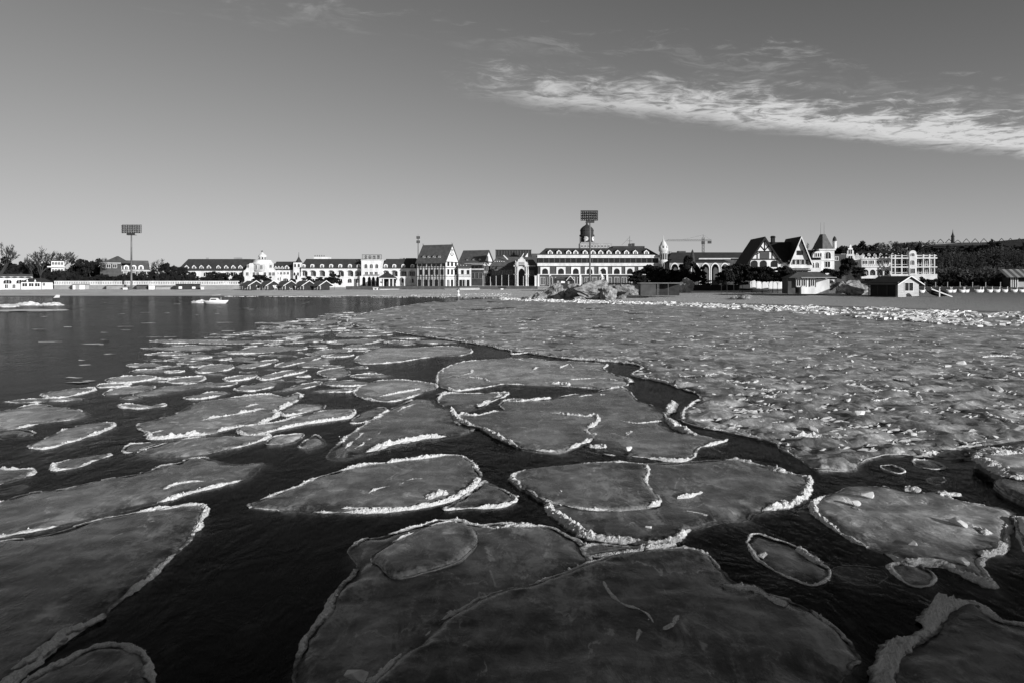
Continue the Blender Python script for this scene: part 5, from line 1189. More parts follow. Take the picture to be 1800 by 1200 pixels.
b = Bld('white_turret', 'slender round white turret with arcades and a small dome, right end of the central hotel', 'turret', 1168, 505, 292)
q = b.s
MB().lathe(0, 2, [(7.6 * q, -1), (7.6 * q, b.v(462)), (8.2 * q, b.v(461)), (8.2 * q, b.v(458.5)), (6.6 * q, b.v(457.5)), (6.6 * q, b.v(443)), (8.4 * q, b.v(441)), (8.4 * q, b.v(437)), (6.4 * q, b.v(436)), (5.8 * q, b.v(430)), (4 * q, b.v(426)), (1.5 * q, b.v(423)), (.6 * q, b.v(419)), (.2 * q, b.v(413))], 20).build('shaft_and_dome', 'stone', b.root, True)
for a in (-70, -42, -14, 14, 42, 70):
    for z, hh in ((456.5, 2.8), (473, 2.4)):
        o = wobj('window', window_mesh(.62, hh, True, 0, 'stone'), b.root); rr_ = (6.65 if z < 460 else 7.65) * q; o.location = (rr_ * math.sin(R(a)), 2 - rr_ * math.cos(R(a)), b.v(z)); o.rotation_euler = (0, 0, R(a))
for k in range(8):
    a = k * math.pi / 4; MB().lathe(7.6 * q * math.cos(a), 2 + 7.6 * q * math.sin(a), [(.12, b.v(437)), (.2, b.v(434)), (.03, b.v(431))], 6).build('pinnacle', 'stone', b.root)

# ------------------------------------------------------------------ arcade, crane, long rear roof
b = Bld('arched_pavilion', 'pavilion with tall white arches half hidden by pines right of the white turret', 'building', 1180, 503, 262)
op = [(b.u(c), 13 * b.s, b.v(474), b.v(464.5)) for c in (1186, 1203, 1222, 1240, 1257, 1274)]
MB().prism(arcade_poly(b.u(1177), b.u(1283), -1, b.v(462), op), 0, .7).build('arcade', 'stucco_grey', b.root)
for c in (1186, 1203, 1222, 1240, 1257, 1274):
    a_ = arch_pts(b.u(c), 15.4 * b.s, b.v(474), b.v(462.2)); i_ = arch_pts(b.u(c), 13 * b.s, b.v(474), b.v(464.5)); m_ = MB(); n = len(a_)
    m_.add([(x, -.25, z) for x, z in a_] + [(x, -.25, z) for x, z in i_] + [(x, 0, z) for x, z in a_], [(i, i + 1, n + i + 1, n + i) for i in range(n - 1)] + [(i, i + 1, 2 * n + i + 1, 2 * n + i) for i in range(n - 1)])
    m_.box(b.u(c - 7.7), b.u(c - 6.5), -.25, -.003, -1, b.v(474)).box(b.u(c + 6.5), b.u(c + 7.7), -.25, -.003, -1, b.v(474)); m_.build('white_arch', 'plaster', b.root)
b.box('back_wall', 'brick', 1178, 1283, 462, 506, 3, 10); MB().frustum(b.u(1176), b.u(1284), -.5, 10.5, b.v(462), b.v(455.5), 2, 2, 4, 4).build('roof', 'roof_dark', b.root)
b.box('railing', 'plaster', 1228, 1284, 455, 456.2, -.3, 0)
MB().lathe(b.u(1219), 1.5, [(8.5 * b.s, b.v(470)), (4.5 * b.s, b.v(455)), (.4, b.v(442)), (.05, b.v(438.5))], 8).build('cone_roof', 'roof_dark', b.root)
MB().lathe(b.u(1219), 1.5, [(6.5 * b.s, -1), (6.5 * b.s, b.v(469))], 8).build('cone_tower', 'brick', b.root)

b = Bld('long_roofed_hall', 'long low hall with a dark roof and white railing behind the arches, under the crane', 'building', 1180, 500, 372)
b.box('wall', 'brick', 1176, 1340, 456, 505, 0, 20); MB().frustum(b.u(1174), b.u(1342), -1, 21, b.v(456), b.v(443), 4, 4, 9, 9).build('roof', 'roof_dark', b.root)
b.box('railing', 'stucco_grey', 1228, 1330, 454, 455.2, -1.4, -1.2)
for k in range(5): win(b, b.u(1186 + k * 9), b.v(463), 1.8, 1.6)
b.box('roof_hut', 'brick', 1199, 1212, 440.5, 446, 8, 12); b.box('roof_tank', 'stucco_grey', 1183, 1187, 441, 446, 8, 10)

b = Bld('tower_crane', 'construction tower crane standing far behind the town, right of centre', 'crane', 1236, 505, 640)
q = b.s
m_ = MB(); x0 = .9
zt = b.v(418)
for sx_ in (-x0, x0):
    for sy_ in (-x0, x0): m_.tube((sx_, sy_, 0), (sx_, sy_, zt), .14, n=4)
for k in range(16):
    z0 = zt * k / 16; z1 = zt * (k + 1) / 16; m_.tube((-x0, -x0, z0), (x0, -x0, z1), .09, n=4); m_.tube((x0, x0, z0), (-x0, x0, z1), .09, n=4)
m_.build('mast', 'metal_dark', b.root)
m_ = MB(); zj = b.v(424); xl, xr = -66 * q, 15 * q
m_.tube((xl, 0, zj), (xr, 0, zj), .12, n=4).tube((xl * .95, 0, zj + 1.2), (xr, 0, zj + 1.2), .10, n=4)
for k in range(24):
    a0 = xl + (xr - xl) * k / 24; a1 = xl + (xr - xl) * (k + 1) / 24; m_.tube((a0, 0, zj), ((a0 + a1) / 2, 0, zj + 1.2), .06, n=4).tube(((a0 + a1) / 2, 0, zj + 1.2), (a1, 0, zj), .06, n=4)
m_.build('jib', 'metal_dark', b.root)
MB().box(-1.3, 1.3, -1.2, 1.2, zj - 3, zj - .4).build('cab', 'metal_dark', b.root); MB().box(xr - 3.6, xr - .4, -.8, .8, zj - 2.4, zj - .2).build('counterweight', 'metal_dark', b.root)
MB().tube((0, 0, zt), (0, 0, b.v(413)), .2, .1, 4).tube((0, 0, b.v(413.4)), (xl * .55, 0, zj + 1.2), .05, n=4).tube((0, 0, b.v(413.4)), (xr - 1, 0, zj + 1.2), .05, n=4).build('tie_bars', 'metal_dark', b.root)

# ------------------------------------------------------------------ right-hand half-timbered house
b = Bld('twin_gabled_house', 'large half-timbered house with two steep gables and black roofs among pines on the right', 'house', 1318, 505, 206, yaw=R(-3))
q = b.s
b.box('wall', 'plaster', 1319, 1372, 456, 508, 0, 12); b.box('right_wall', 'plaster', 1390, 1426, 458, 508, 1.2, 12); b.box('link_wall', 'plaster', 1372, 1390, 458, 508, 2.5, 12)
def gable_front(name, xl, xr, xa, ye, ya, y, th, m):
    return MB().prism([(b.u(xl), b.v(ye)), (b.u(xr), b.v(ye)), (b.u(xa), b.v(ya))], y, y + th).build(name, m, b.root)
gable_front('gable_wall', 1318, 1370, 1344, 456, 421, 0, .4, 'plaster'); gable_front('gable_wall', 1391, 1426, 1409, 458, 419, 1.2, .4, 'plaster')
def vroof(name, xl, xr, xa, ye, ya, y0, y1, th, m, over=3.0):
    g = over * q; s1 = (ye - ya) / (xa - xl) ; s2 = (ye - ya) / (xr - xa)
    P_ = [(b.u(xl) - g, b.v(ye) - g * s1), (b.u(xa), b.v(ya)), (b.u(xr) + g, b.v(ye) - g * s2), (b.u(xr) + g - th * .6, b.v(ye) - g * s2 - th * .2), (b.u(xa), b.v(ya) - th * 1.5), (b.u(xl) - g + th * .6, b.v(ye) - g * s1 - th * .2)]
    return MB().prism(P_, y0, y1).build(name, m, b.root)
vroof('roof', 1318, 1370, 1344, 456, 416.5, -.6, 14, .7, 'roof_black', 5); vroof('roof', 1391, 1426, 1409, 458, 416, .2, 14, .5, 'roof_black', 3)
MB().prism_x([(1.8, b.v(462)), (8, b.v(423.5)), (14, b.v(462))], b.u(1345), b.u(1408)).build('roof', 'roof_black', b.root)
vroof('barge_board', 1391, 1426, 1409, 458.4, 415.6, .08, .19, .45, 'plaster', 3)
b.box('timber_band', 'timber', 1319, 1371, 455.2, 457.4, -.15, -.004)
for cx in (1326, 1342, 1361): win(b, b.u(cx), b.v(470), 1.7, 1.9, arched=True, frame='timber'); win(b, b.u(cx), b.v(492), 1.6, 2.2, frame='timber')
o = b.box('loft_shutters', 'brick', 1336, 1352, 443.4, 455, -.12, -.005)
for a_, c_ in (((1344, 424), (1344, 443)), ((1337, 433), (1344, 441)), ((1351, 433), (1344, 441)), ((1328, 448), (1336, 444)), ((1331, 441), (1331, 455)), ((1357, 441), (1357, 455)), ((1330, 442.6), (1358, 442.6))):
    MB().tube((b.u(a_[0]), -.08, b.v(a_[1])), (b.u(c_[0]), -.08, b.v(c_[1])), .16, n=4).build('timber_brace', 'timber', b.root)
for cx in (1405.5, 1411): win(b, b.u(cx), b.v(448), .55, 1.1, y=1.2, mull=0, frame='timber')
for cx in (1397, 1405, 1413, 1420): win(b, b.u(cx), b.v(465), .8, 1.4, y=1.2, mull=0, frame='plank')
b.box('timber_band', 'timber', 1390, 1426, 457.6, 458.8, 1.05, 1.196); b.box('balcony', 'plaster', 1388, 1428, 467, 472, .2, 1.19); b.box('awning', 'timber', 1392, 1424, 474.5, 477, -.4, 1.19)
for cx in (1398, 1408, 1418): win(b, b.u(cx), b.v(487), 1.0, 1.6, y=1.2, frame='timber')
b.box('chimney', 'roof_black', 1369, 1375, 413.5, 425, 6.5, 7.6); MB().lathe(b.u(1372), 7, [(.85, b.v(415.5)), (.95, b.v(415)), (.5, b.v(412.6))], 8).build('chimney_cap', 'roof_black', b.root)

b = Bld('spire_house', 'white house with a steep truncated spire and two thin rods, right of the twin-gabled house', 'house', 1428, 490, 236, yaw='face')
q = b.s
b.box('wall', 'plaster', 1424, 1444, 457, 496, 0, 9); b.box('tower_wall', 'plaster', 1442, 1468, 440, 496, 1, 8); b.box('right_wall', 'brick', 1467, 1490, 447, 496, 2.4, 9)
b.box('tower_cornice', 'plaster', 1440.5, 1470, 438, 440.4, .6, 8.4)
MB().frustum(b.u(1424), b.u(1443), -.4, 9, b.v(457), b.v(439), .3, 0, 4, 3).build('roof', 'roof_black', b.root)
sp = MB().frustum(-12.5 * q, 12.5 * q, -12.5 * q, 12.5 * q, 0, b.v(411) - b.v(438), 9.3 * q, 9.3 * q, 9.3 * q, 9.3 * q).build('spire', 'roof_tile', b.root); sp.location = (b.u(1452.5), 4.5, b.v(438)); sp.rotation_euler = (0, 0, R(30))
for x in (1449, 1455): MB().tube((b.u(x), 4.5, b.v(411.5)), (b.u(x), 4.5, b.v(390)), .06, .03, 5).build('rod', 'metal_dark', b.root)
MB().prism([(b.u(1428), b.v(453.5))] + arch_pts(b.u(1437), 18 * q, b.v(453), b.v(442)) + [(b.u(1446), b.v(453.5))], -.7, 3).build('arched_dormer', 'plaster', b.root)
for cx in (1433.5, 1437.5, 1441.5): win(b, b.u(cx), b.v(452), .5, 1.2, y=-.7, mull=0)
win(b, b.u(1457), b.v(455), 1.7, 2.3, y=1, arched=True, mull=1); win(b, b.u(1456), b.v(470), 1.6, 1.9, y=1, mull=1)
for cx in (1428.5, 1437): win(b, b.u(cx), b.v(471), .9, 1.8, arched=True)
win(b, b.u(1474), b.v(458), 1.0, 1.2, y=2.4); b.box('string_course', 'plaster', 1440, 1470, 457.4, 458.6, .7, .997)

b = Bld('stepped_gable_house', 'white house with a narrow stepped gable and balustrade above the big pine', 'house', 1486, 488, 248, yaw='face')
b.box('wall', 'plaster', 1478, 1520, 452, 494, .5, 9)
st = [(1488, 480), (1488, 447), (1489.3, 447), (1489.3, 441), (1491, 441), (1491, 436.5), (1493, 436.5), (1493, 432.5), (1495, 430), (1497, 432.5), (1497, 436.5), (1499, 436.5), (1499, 441), (1500.7, 441), (1500.7, 447), (1502, 447), (1502, 480)]
MB().prism([(b.u(x), b.v(y)) for x, y in st], 0, .49).build('stepped_gable', 'plaster', b.root)
win(b, b.u(1495), b.v(447), 1.1, 1.6, mull=1); win(b, b.u(1495), b.v(456), 1.3, 1.2, mull=1)
for cx in (1481, 1485): win(b, b.u(cx), b.v(451.5), .6, .9, y=.5); win(b, b.u(cx), b.v(460), .6, 1.2, y=.5)
MB().frustum(b.u(1500), b.u(1606), 5, 16, b.v(455), b.v(441), 4, 4, 4, 4).build('rear_roof', 'roof_black', b.root)
for k in range(9): dormer(b, b.u(1506 + k * 10.5), b.v(450.5 - (k % 2)), .95, 1.2, 6.2, 2, roofmat='roof_black')
for k in range(8): x = b.u(1503 + k * 2.2); MB().box(x - .1, x + .1, .3, .49, b.v(455), b.v(451)).build('baluster', 'plaster', b.root)
b.box('rail', 'plaster', 1502, 1520, 450, 451, .25, .6)

b = Bld('white_arcade_house', 'white two-storey house with arched ground floor and zigzag parapet, left of the verandah hotel', 'house', 1516, 486, 240, yaw='face')
op = [(b.u(c), 9.0 * b.s, b.v(479), b.v(474.3)) for c in (1522, 1534, 1546.5, 1559)]
MB().prism(arcade_poly(b.u(1514), b.u(1566), b.v(484.5), b.v(470.5), op), 0, .6).build('arcade', 'plaster', b.root)
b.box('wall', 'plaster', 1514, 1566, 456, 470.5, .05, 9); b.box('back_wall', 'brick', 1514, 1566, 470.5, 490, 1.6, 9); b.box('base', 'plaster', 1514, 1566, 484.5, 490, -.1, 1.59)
b.box('string_course', 'plaster', 1514, 1566, 468, 470.4, -.35, .045); b.box('cornice', 'plaster', 1513.5, 1566, 454.6, 456, -.4, .6)
for k in range(9): x = 1516.5 + k * 5.8; MB().prism([(b.u(x - 2.6), b.v(454.6)), (b.u(x + 2.6), b.v(454.6)), (b.u(x), b.v(451.6))], -.2, .2).build('zigzag', 'plaster', b.root)
for c in (1520.5, 1532, 1545, 1557.5): win(b, b.u(c), b.v(464.6), 1.5, 1.2, y=.05, mull=2)
for k in range(16): x = b.u(1516 + k * 3.2); MB().box(x - .08, x + .08, -.3, -.18, b.v(468), b.v(465.2)).build('baluster', 'plaster', b.root)
for c in (1522, 1534, 1546.5, 1559): win(b, b.u(c), b.v(484), 1.3, 1.7, y=1.6, arched=True, mull=2)

b = Bld('verandah_hotel', 'white colonial hotel with two storeys of deep verandahs and a round-topped centre bay', 'hotel', 1566, 486, 236, yaw='face')
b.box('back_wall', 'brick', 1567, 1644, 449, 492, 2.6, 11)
for y0, y1 in ((453.4, 455.6), (469, 471), (482.2, 484)): b.box('floor_slab', 'plaster', 1565, 1646, y0, y1, -.3, 2.59)
b.box('parapet_rail', 'plaster', 1565.5, 1645.5, 449.4, 450.6, -.1, .2); b.box('roof', 'roof_dark', 1567, 1644, 446.5, 449, 3, 11)
b.box('base', 'plaster', 1566, 1646, 484, 492, -.2, 2.58)
for x in (1567, 1573.5, 1585, 1596.6, 1610, 1622.5, 1633, 1641.5):
    MB().box(b.u(x) - .16, b.u(x) + .16, -.2, .12, b.v(482.2), b.v(455.6)).build('column', 'plaster', b.root); MB().box(b.u(x) - .22, b.u(x) + .22, -.25, .2, b.v(453.4), b.v(448.2)).build('parapet_post', 'plaster', b.root)
for yy in (466, 480): 
    b.box('handrail', 'plaster', 1567.6, 1596, yy - .9, yy - .2, -.1, .02); b.box('handrail', 'plaster', 1610.6, 1641, yy - .9, yy - .2, -.1, .02)
MB().prism([(b.u(1597.6), b.v(484)), (b.u(1609.4), b.v(484)), (b.u(1609.4), b.v(447))] + arch_pts(b.u(1603.5), 11.8 * b.s, b.v(447), b.v(440.8))[::-1] + [(b.u(1597.6), b.v(447))], -.5, 2.5).build('centre_bay', 'plaster', b.root)
win(b, b.u(1603.5), b.v(451), .9, 1.0, y=-.5, arched=True); win(b, b.u(1603.5), b.v(466), .9, 1.5, y=-.5, arched=True); win(b, b.u(1603.5), b.v(481), 1.2, 1.6, y=-.5)
for c in (1579, 1591, 1616, 1628, 1637.5):
    for yy in (467.5, 481.5): win(b, b.u(c), b.v(yy), 1.1, 1.9, y=2.6, mull=1)

b = Bld('beach_restaurant', 'white beach pavilion with a low dark hipped roof left of the pale boulder', 'pavilion', 1396, 513, 172, yaw='face')
b.box('wall', 'plaster', 1399, 1434, 489, 505, 0, 7); b.box('base', 'plaster', 1408, 1434, 505, 517, -.3, 7); b.box('left_room', 'brick', 1386, 1399, 489, 517, .6, 7)
MB().frustum(b.u(1384), b.u(1468), -1.3, 8, b.v(489), b.v(478), b.s * 22, b.s * 24, 4, 4).build('roof', 'roof_tile', b.root); b.box('fascia', 'stucco_grey', 1406, 1467, 487.6, 489.2, -1.45, -1.31)
for x in (1399, 1408, 1417, 1422, 1433): b.box('timber_post', 'timber', x, x + 1, 489.2, 505, -.12, -.004)
for c in (1403.5, 1412.5, 1428): win(b, b.u(c), b.v(503), .8, 1.6)
b.box('open_side', 'plaster', 1434, 1464, 491, 517, 3, 7)

# ------------------------------------------------------------------ beach huts and things on the right
pc = hit(1578, 522.5); Yk = pc.y; s_ = Yk / F
t = thing('beach_hut', 'plank beach hut with a pale windowed gable and dark long side', 'hut', pc, R(-36 - 29)); th_ = R(36)
L = 50 * s_ / math.cos(th_) * .87; Wd = 38 * s_ / math.sin(th_) * .87; ze, zr = 25.5 * s_, 37 * s_
MB().box(-L, -.02, 0, .12, 0, ze).build('dark_side', 'roof_black', t); MB().box(-L, -.02, .12, Wd, -.5, ze - .02).build('core', 'timber', t)
for k in range(16):
    z = k * ze / 16; MB().box(0, .05, 0, Wd, z + .01, z + ze / 16 - .01).build('plank', 'plank', t)
for k in range(8):
    z0 = ze + (zr - ze - .3) * k / 8; z1 = ze + (zr - ze - .3) * (k + 1) / 8 - .015; f0 = k / 8; f1 = (k + 1) / 8
    MB().prism_x([(Wd / 2 * f0, z0), (Wd - Wd / 2 * f0, z0), (Wd - Wd / 2 * f1, z1), (Wd / 2 * f1, z1)], -.05, .05).build('plank', 'plank', t)
MB().prism_x([(-.9, ze - .45), (Wd / 2, zr), (Wd + .9, ze - .45), (Wd + .9, ze - .6), (Wd / 2, zr - .18), (-.9, ze - .6)], -L - .5, .7).build('roof', 'roof_dark', t)
MB().prism_x([(-.98, ze - .62), (Wd / 2, zr - .16), (Wd + .98, ze - .62), (Wd + .98, ze - .42), (Wd / 2, zr + .06), (-.98, ze - .42)], .703, .80).build('barge_board', 'paint_white', t)
o = wobj('window', window_mesh(2.9, 1.9, False, 1), t); o.location = (.07, Wd * .5, ze * .42); o.rotation_euler = (0, 0, R(90))
for x in (-L, -L * .66, -L * .33, -.1): MB().box(x - .08, x + .08, -.55, -.4, 0, ze - .3).build('post', 'timber', t)
MB().box(-L, -.1, -.6, -.001, 0, .25).build('porch_step', 'timber', t)

b = Bld('beach_store', 'dark flat-roofed store with an open lattice side, behind the sand right of the rock pile', 'store', 1126, 517, 178, yaw='face')
b.box('wall', 'brick', 1126, 1153, 499, 520, 0, 5); b.box('roof_slab', 'metal', 1124, 1200, 497.2, 499, -.4, 5.4); b.box('back_wall', 'timber', 1153, 1198, 499, 520, 3.5, 5)
for x in (1155, 1157.5, 1174): MB().box(b.u(x), b.u(x) + .1, -.2, -.1, -1, b.v(499)).build('post', 'metal', b.root)
for k in range(6): MB().box(b.u(1155) + .11, b.u(1157.5) - .01, -.19, -.11, b.v(516 - k * 2.8), b.v(515.5 - k * 2.8)).build('rung', 'metal', b.root)
b = Bld('gabled_hut', 'little dark hut with a pointed white-edged gable before the central hotel', 'hut', 985, 503, 240)
b.box('wall', 'timber', 976, 1008, 492, 508, 0, 5); MB().frustum(b.u(974), b.u(1006), -.6, 5.5, b.v(492), b.v(487.5), 1, 1, 2.5, 2.5).build('roof', 'roof_tile', b.root)
MB().prism([(b.u(996), b.v(493)), (b.u(1008), b.v(493)), (b.u(1002), b.v(486))], -.8, 2).build('gable', 'timber', b.root)
for a_, c_ in (((995, 493.6), (1002, 485.6)), ((1009, 493.6), (1002, 485.6))): MB().tube((b.u(a_[0]), -.85, b.v(a_[1])), (b.u(c_[0]), -.85, b.v(c_[1])), .12, n=4).build('barge_board', 'paint_white', b.root)
b.box('hatch', 'paint_white', 986, 993, 494.5, 498, -.06, -.003); b.box('hatch', 'stucco_grey', 979, 983, 494, 498.5, -.06, -.003); b.box('hatch', 'stucco_grey', 998, 1001, 495, 500, -.06, -.003)
b = Bld('corner_shed', 'shed with a striped sloping roof and pale posts at the right edge of the beach', 'shed', 1776, 506, 196, yaw='face')
b.box('wall', 'timber', 1778, 1850, 488, 511, 1.2, 6); b.box('plank_wall', 'plank', 1790, 1850, 496, 511, .9, 1.19)
for k in range(14):
    x = b.u(1767 + k * 6); MB().add([(x, -1.0, b.v(488)), (x + .9, -1.0, b.v(488)), (x + .9, 4.5, b.v(474)), (x, 4.5, b.v(474)), (x, -1.0, b.v(487.3)), (x + .9, -1.0, b.v(487.3)), (x + .9, 4.5, b.v(473.3)), (x, 4.5, b.v(473.3))], [(0, 1, 2, 3), (4, 5, 6, 7), (0, 1, 5, 4), (1, 2, 6, 5), (3, 0, 4, 7)]).build('roof_strip', 'stucco_grey' if k % 2 else 'roof_tile', b.root)
for x in (1778.5, 1782, 1786, 1790): MB().box(b.u(x), b.u(x) + .22, .6, .8, -1, b.v(488.5)).build('post', 'plaster', b.root)

# swan boats drawn up along the back of the beach
def swan_mesh():
    hull = MB(); n = 14
    ring = lambda z, sc_: [(1.55 * math.cos(2 * math.pi * i / n) * sc_, .72 * math.sin(2 * math.pi * i / n) * sc_, z + .22 * abs(math.cos(2 * math.pi * i / n)) ** 3) for i in range(n)]
    r0, r1, r2, r3 = ring(0, .8), ring(.45, 1.0), ring(.95, 1.0), ring(1.0, .8)
    hull.add(r0 + r1 + r2 + r3, [(k * n + i, k * n + (i + 1) % n, (k + 1) * n + (i + 1) % n, (k + 1) * n + i) for k in range(3) for i in range(n)] + [tuple(range(n - 1, -1, -1)), tuple(range(3 * n, 4 * n))])
    nk = MB(); pts = [(1.2, 0, .6), (1.45, 0, 1.0), (1.3, 0, 1.45), (1.2, 0, 1.8), (1.4, 0, 2.0), (1.65, 0, 1.9)]; rr_ = [.26, .2, .16, .15, .17, .08]
    for a, b_, c, d in zip(pts, pts[1:], rr_, rr_[1:]): nk.tube(a, b_, c, d, 7)
    tl = MB(); tl.tube((-1.2, 0, .7), (-1.7, 0, 1.35), .34, .06, 6)
    return hull.mesh('hull', True), nk.mesh('neck', True), tl.mesh('tail', True)


hm, nm, tm = swan_mesh()
for x_ in (hm, nm, tm): x_.materials.append(MATS['paint_white'])
for k, px in enumerate([1620.5, 1632, 1647, 1669, 1675.5, 1691.5, 1698.5, 1719, 1724, 1740, 1752.5, 1766.5, 1783, 1796]):
    Y = 181; base = W(px, 514, Y); base.z = gzf(base.x, base.y) + .02
    t = thing('swan_boat', 'white swan boat, %s from the left in the row behind the beach' % ORD[k], 'boat', base, R(random.uniform(-8, 8)) + (math.pi if k in (4, 6) else 0), 'swan boats in a row')
    t.scale = (.52, .62, .72); mesh_obj('hull', hm, (), t); mesh_obj('neck', nm, (), t); mesh_obj('tail', tm, (), t)
for k, px in enumerate([1625.5, 1644.5, 1665.5, 1687.5, 1709.5, 1732.5, 1758.5]):
    Y = 196; base = W(px, 505, Y); t = thing('fence_post', 'short white post, %s from the left in the line behind the swan boats' % ORD[k], 'post', (base.x, base.y, gzf(base.x, base.y)), 0, 'white posts behind the swan boats')
    zt = CH - (497 - HY) / F * Y - gzf(base.x, base.y); MB().box(-.08, .08, -.08, .08, -.5, zt).build('shaft', 'stucco_grey', t); MB().box(-.12, .12, -.12, .12, zt + .002, zt + .10).build('cap', 'stucco_grey', t)
wall_run('low_kerb_wall', 'low dark wall behind the row of swan boats', 'wall', 1615, 1850, 505.5, 513, 190, 'roof_black')
pw = hit(1645, 522)
t = thing('wrecked_skiff', 'broken white skiff lying tilted on the sand beside the plank beach hut', 'boat', pw, R(-20)); q = pw.y / F
m_ = MB(); n = 12
for z, sc_ in ((.1, .55), (.9, 1.0)): m_.v += [(2.3 * math.cos(2 * math.pi * i / n) * sc_, .9 * math.sin(2 * math.pi * i / n) * sc_, z) for i in range(n)]
m_.f += [(i, (i + 1) % n, n + (i + 1) % n, n + i) for i in range(n)] + [tuple(range(n))]; m_.m += [0] * (n + 1)
o = m_.build('hull', 'timber', t, True); o.rotation_euler = (R(55), R(12), 0); o.location = (0, 0, .5)
MB().box(-2.0, 2.6, -.22, .22, -.12, .12).build('pale_plank', 'paint_white', t).rotation_euler = (0, R(22), R(10)); t.children[-1].location = (.7, -.9, 1.0)
MB().box(-.12, .12, -.12, .12, 0, 1.7).build('prop', 'paint_white', t).location = (.5, -1.1, 0)

# ------------------------------------------------------------------ boulders
def boulder(label, px, py, wpx, hpx, seed, dz=0.0, group=None, Y=None, yaw=0.0, dep=.8):
    hpx *= 1.3; wpx *= 1.08; bm = bmesh.new(); bmesh.ops.create_icosphere(bm, subdivisions=4, radius=1); rr = random.Random(seed)
    planes = [(Vector((rr.gauss(0, 1), rr.gauss(0, 1), rr.gauss(.25, .7))).normalized(), rr.uniform(.42, .8)) for _ in range(20)]
    for v in bm.verts:
        p_ = v.co.copy()
        for nn, d in planes:
            k = p_.dot(nn)
            if k > d: p_ -= nn * (k - d) * .92
        p_ += v.co * .16 * noise.fractal(v.co * 2.4 + Vector((seed, 0, 0)), 1, 2, 4) + v.co * .035 * noise.noise(v.co * 9 + Vector((seed, 0, 0)))
        v.co = p_
    zmin, zmax = min(v.co.z for v in bm.verts), max(v.co.z for v in bm.verts); xmin, xmax = min(v.co.x for v in bm.verts), max(v.co.x for v in bm.verts)
    base = hit(px, py) if Y is None else Vector(((px - HX) / F * Y, Y, max(gzf((px - HX) / F * Y, Y), 0)))
    s_ = base.y / F; sx_ = wpx * s_ / (xmax - xmin); sz_ = hpx * s_ / (zmax - zmin) * 1.22
    for v in bm.verts: v.co = Vector((v.co.x * sx_, v.co.y * sx_ * dep, (v.co.z - zmin) * sz_ - .2 * hpx * s_))
    me = bpy.data.meshes.new('boulder'); bm.to_mesh(me); bm.free()
    o = mesh_obj('boulder', me, 'boulder', None, label=label, category='boulder', group=group); o.location = base + Vector((0, wpx * s_ * .25, dz)); o.rotation_euler = (0, 0, yaw)
    return o


for k, (px, py, w_, h_, lab) in enumerate([
        (978, 526.5, 40, 22, 'pointed boulder with a dark left face at the left of the rock pile'), (1008, 525, 34, 20, 'pale leaning boulder next to the pointed one in the rock pile'), (1040, 526.5, 66, 26, 'broad dark-fronted boulder, largest in the rock pile on the beach'), (1072, 527, 30, 18, 'rounded pale boulder at the front right of the rock pile'),
        (1088, 521.5, 44, 17, 'slabby striped boulder at the right of the rock pile'), (1112, 519, 34, 11, 'low jagged boulder trailing off the right end of the rock pile'), (948, 528.5, 28, 11, 'small dark boulder at the left end of the rock pile'), (1019, 528, 26, 6, 'flat low rock at the foot of the rock pile'),
        (975, 506, 18, 8, 'small pale block of stone on top of the rock pile at its left'), (1050, 507, 60, 9, 'flat-topped boulder crowning the rock pile'), (927, 527, 22, 5, 'low flat rock in the surf ice left of the rock pile'), (1077, 505, 26, 12, 'pale boulder standing at the top right of the rock pile'),
        (1208, 514.5, 30, 20, 'whitish boulder with vertical streaks at the right end of the dark store'), (1452, 517, 54, 20, 'big smooth boulder with a dark left half beside the beach restaurant'), (1480, 517, 16, 17, 'narrow boulder between the two big boulders by the beach hut'), (1505, 519, 50, 20, 'big pale rounded boulder just left of the plank beach hut'),
        (1312, 527, 34, 7, 'low heap of dark rock alone on the open sand'), (1293, 525, 14, 4, 'small flat rock left of the lone heap on the open sand')]):
    boulder(lab, px, py, w_, h_, 11 + k * 5, Y=(196 if py < 510 else None), yaw=random.uniform(-.3, .3))

for k in range(7):
    px = 955 + k * 24 + random.uniform(-4, 4); boulder('small broken rock at the foot of the rock pile on the beach', px, random.uniform(520, 528.5) - max(0, px - 1060) * .06, random.uniform(9, 20), random.uniform(5, 12), 200 + k * 7, group='small rocks around the rock pile', yaw=random.random() * 3)

# ------------------------------------------------------------------ things on the water at the left
def mound(label, px, py, wpx, hpx, seed):
    bm = bmesh.new(); bmesh.ops.create_icosphere(bm, subdivisions=4, radius=1); c = W(px, py); s_ = c.y / F
    for v in bm.verts:
        d = 1 + .35 * noise.fractal(v.co * 1.4 + Vector((seed, 3, 0)), 1, 2, 4); v.co = Vector((v.co.x * wpx * s_ / 2 * d, v.co.y * wpx * s_ * .35 * d, max(-.1, v.co.z) * hpx * s_ * d * (1 + .5 * noise.noise(v.co * 4))))
    me = bpy.data.meshes.new('ice_mound'); bm.to_mesh(me); bm.free(); o = mesh_obj('ice_mound', me, 'snow_ice', None, label=label, category='ice'); o.location = c


mound('white ice mound at the left edge in the far water', 6, 540, 50, 4.5, 1); mound('middle white ice mound of three in the far water at left', 50, 537, 40, 6, 2); mound('right white ice mound, carrying a small white marker', 91, 537, 38, 5, 3)
mound('long thin ridge of ice near the left edge in front of the mounds', 50, 546, 130, 1.4, 5); mound('low sloping ice hump on the left of the moored boat', 352, 533, 30, 5, 4)
c = W(98, 534); t = thing('water_marker', 'small white marker with a flag-like top on the far ice mound at left', 'marker', c); q = c.y / F
MB().tube((0, 0, 0), (.1, 0, 11 * q), .09, .06, 6).build('stick', 'timber', t); MB().prism([(-.5, 10 * q), (.8, 10.5 * q), (.9, 15 * q), (.2, 15.5 * q), (-.1, 13 * q)], -.12, .12).build('top', 'paint_white', t)
c = W(379, 534); t = thing('moored_boat', 'small white motor boat lying in the still far water left of centre', 'boat', c, R(4)); t.scale = (.74, .74, .62); q = c.y / F
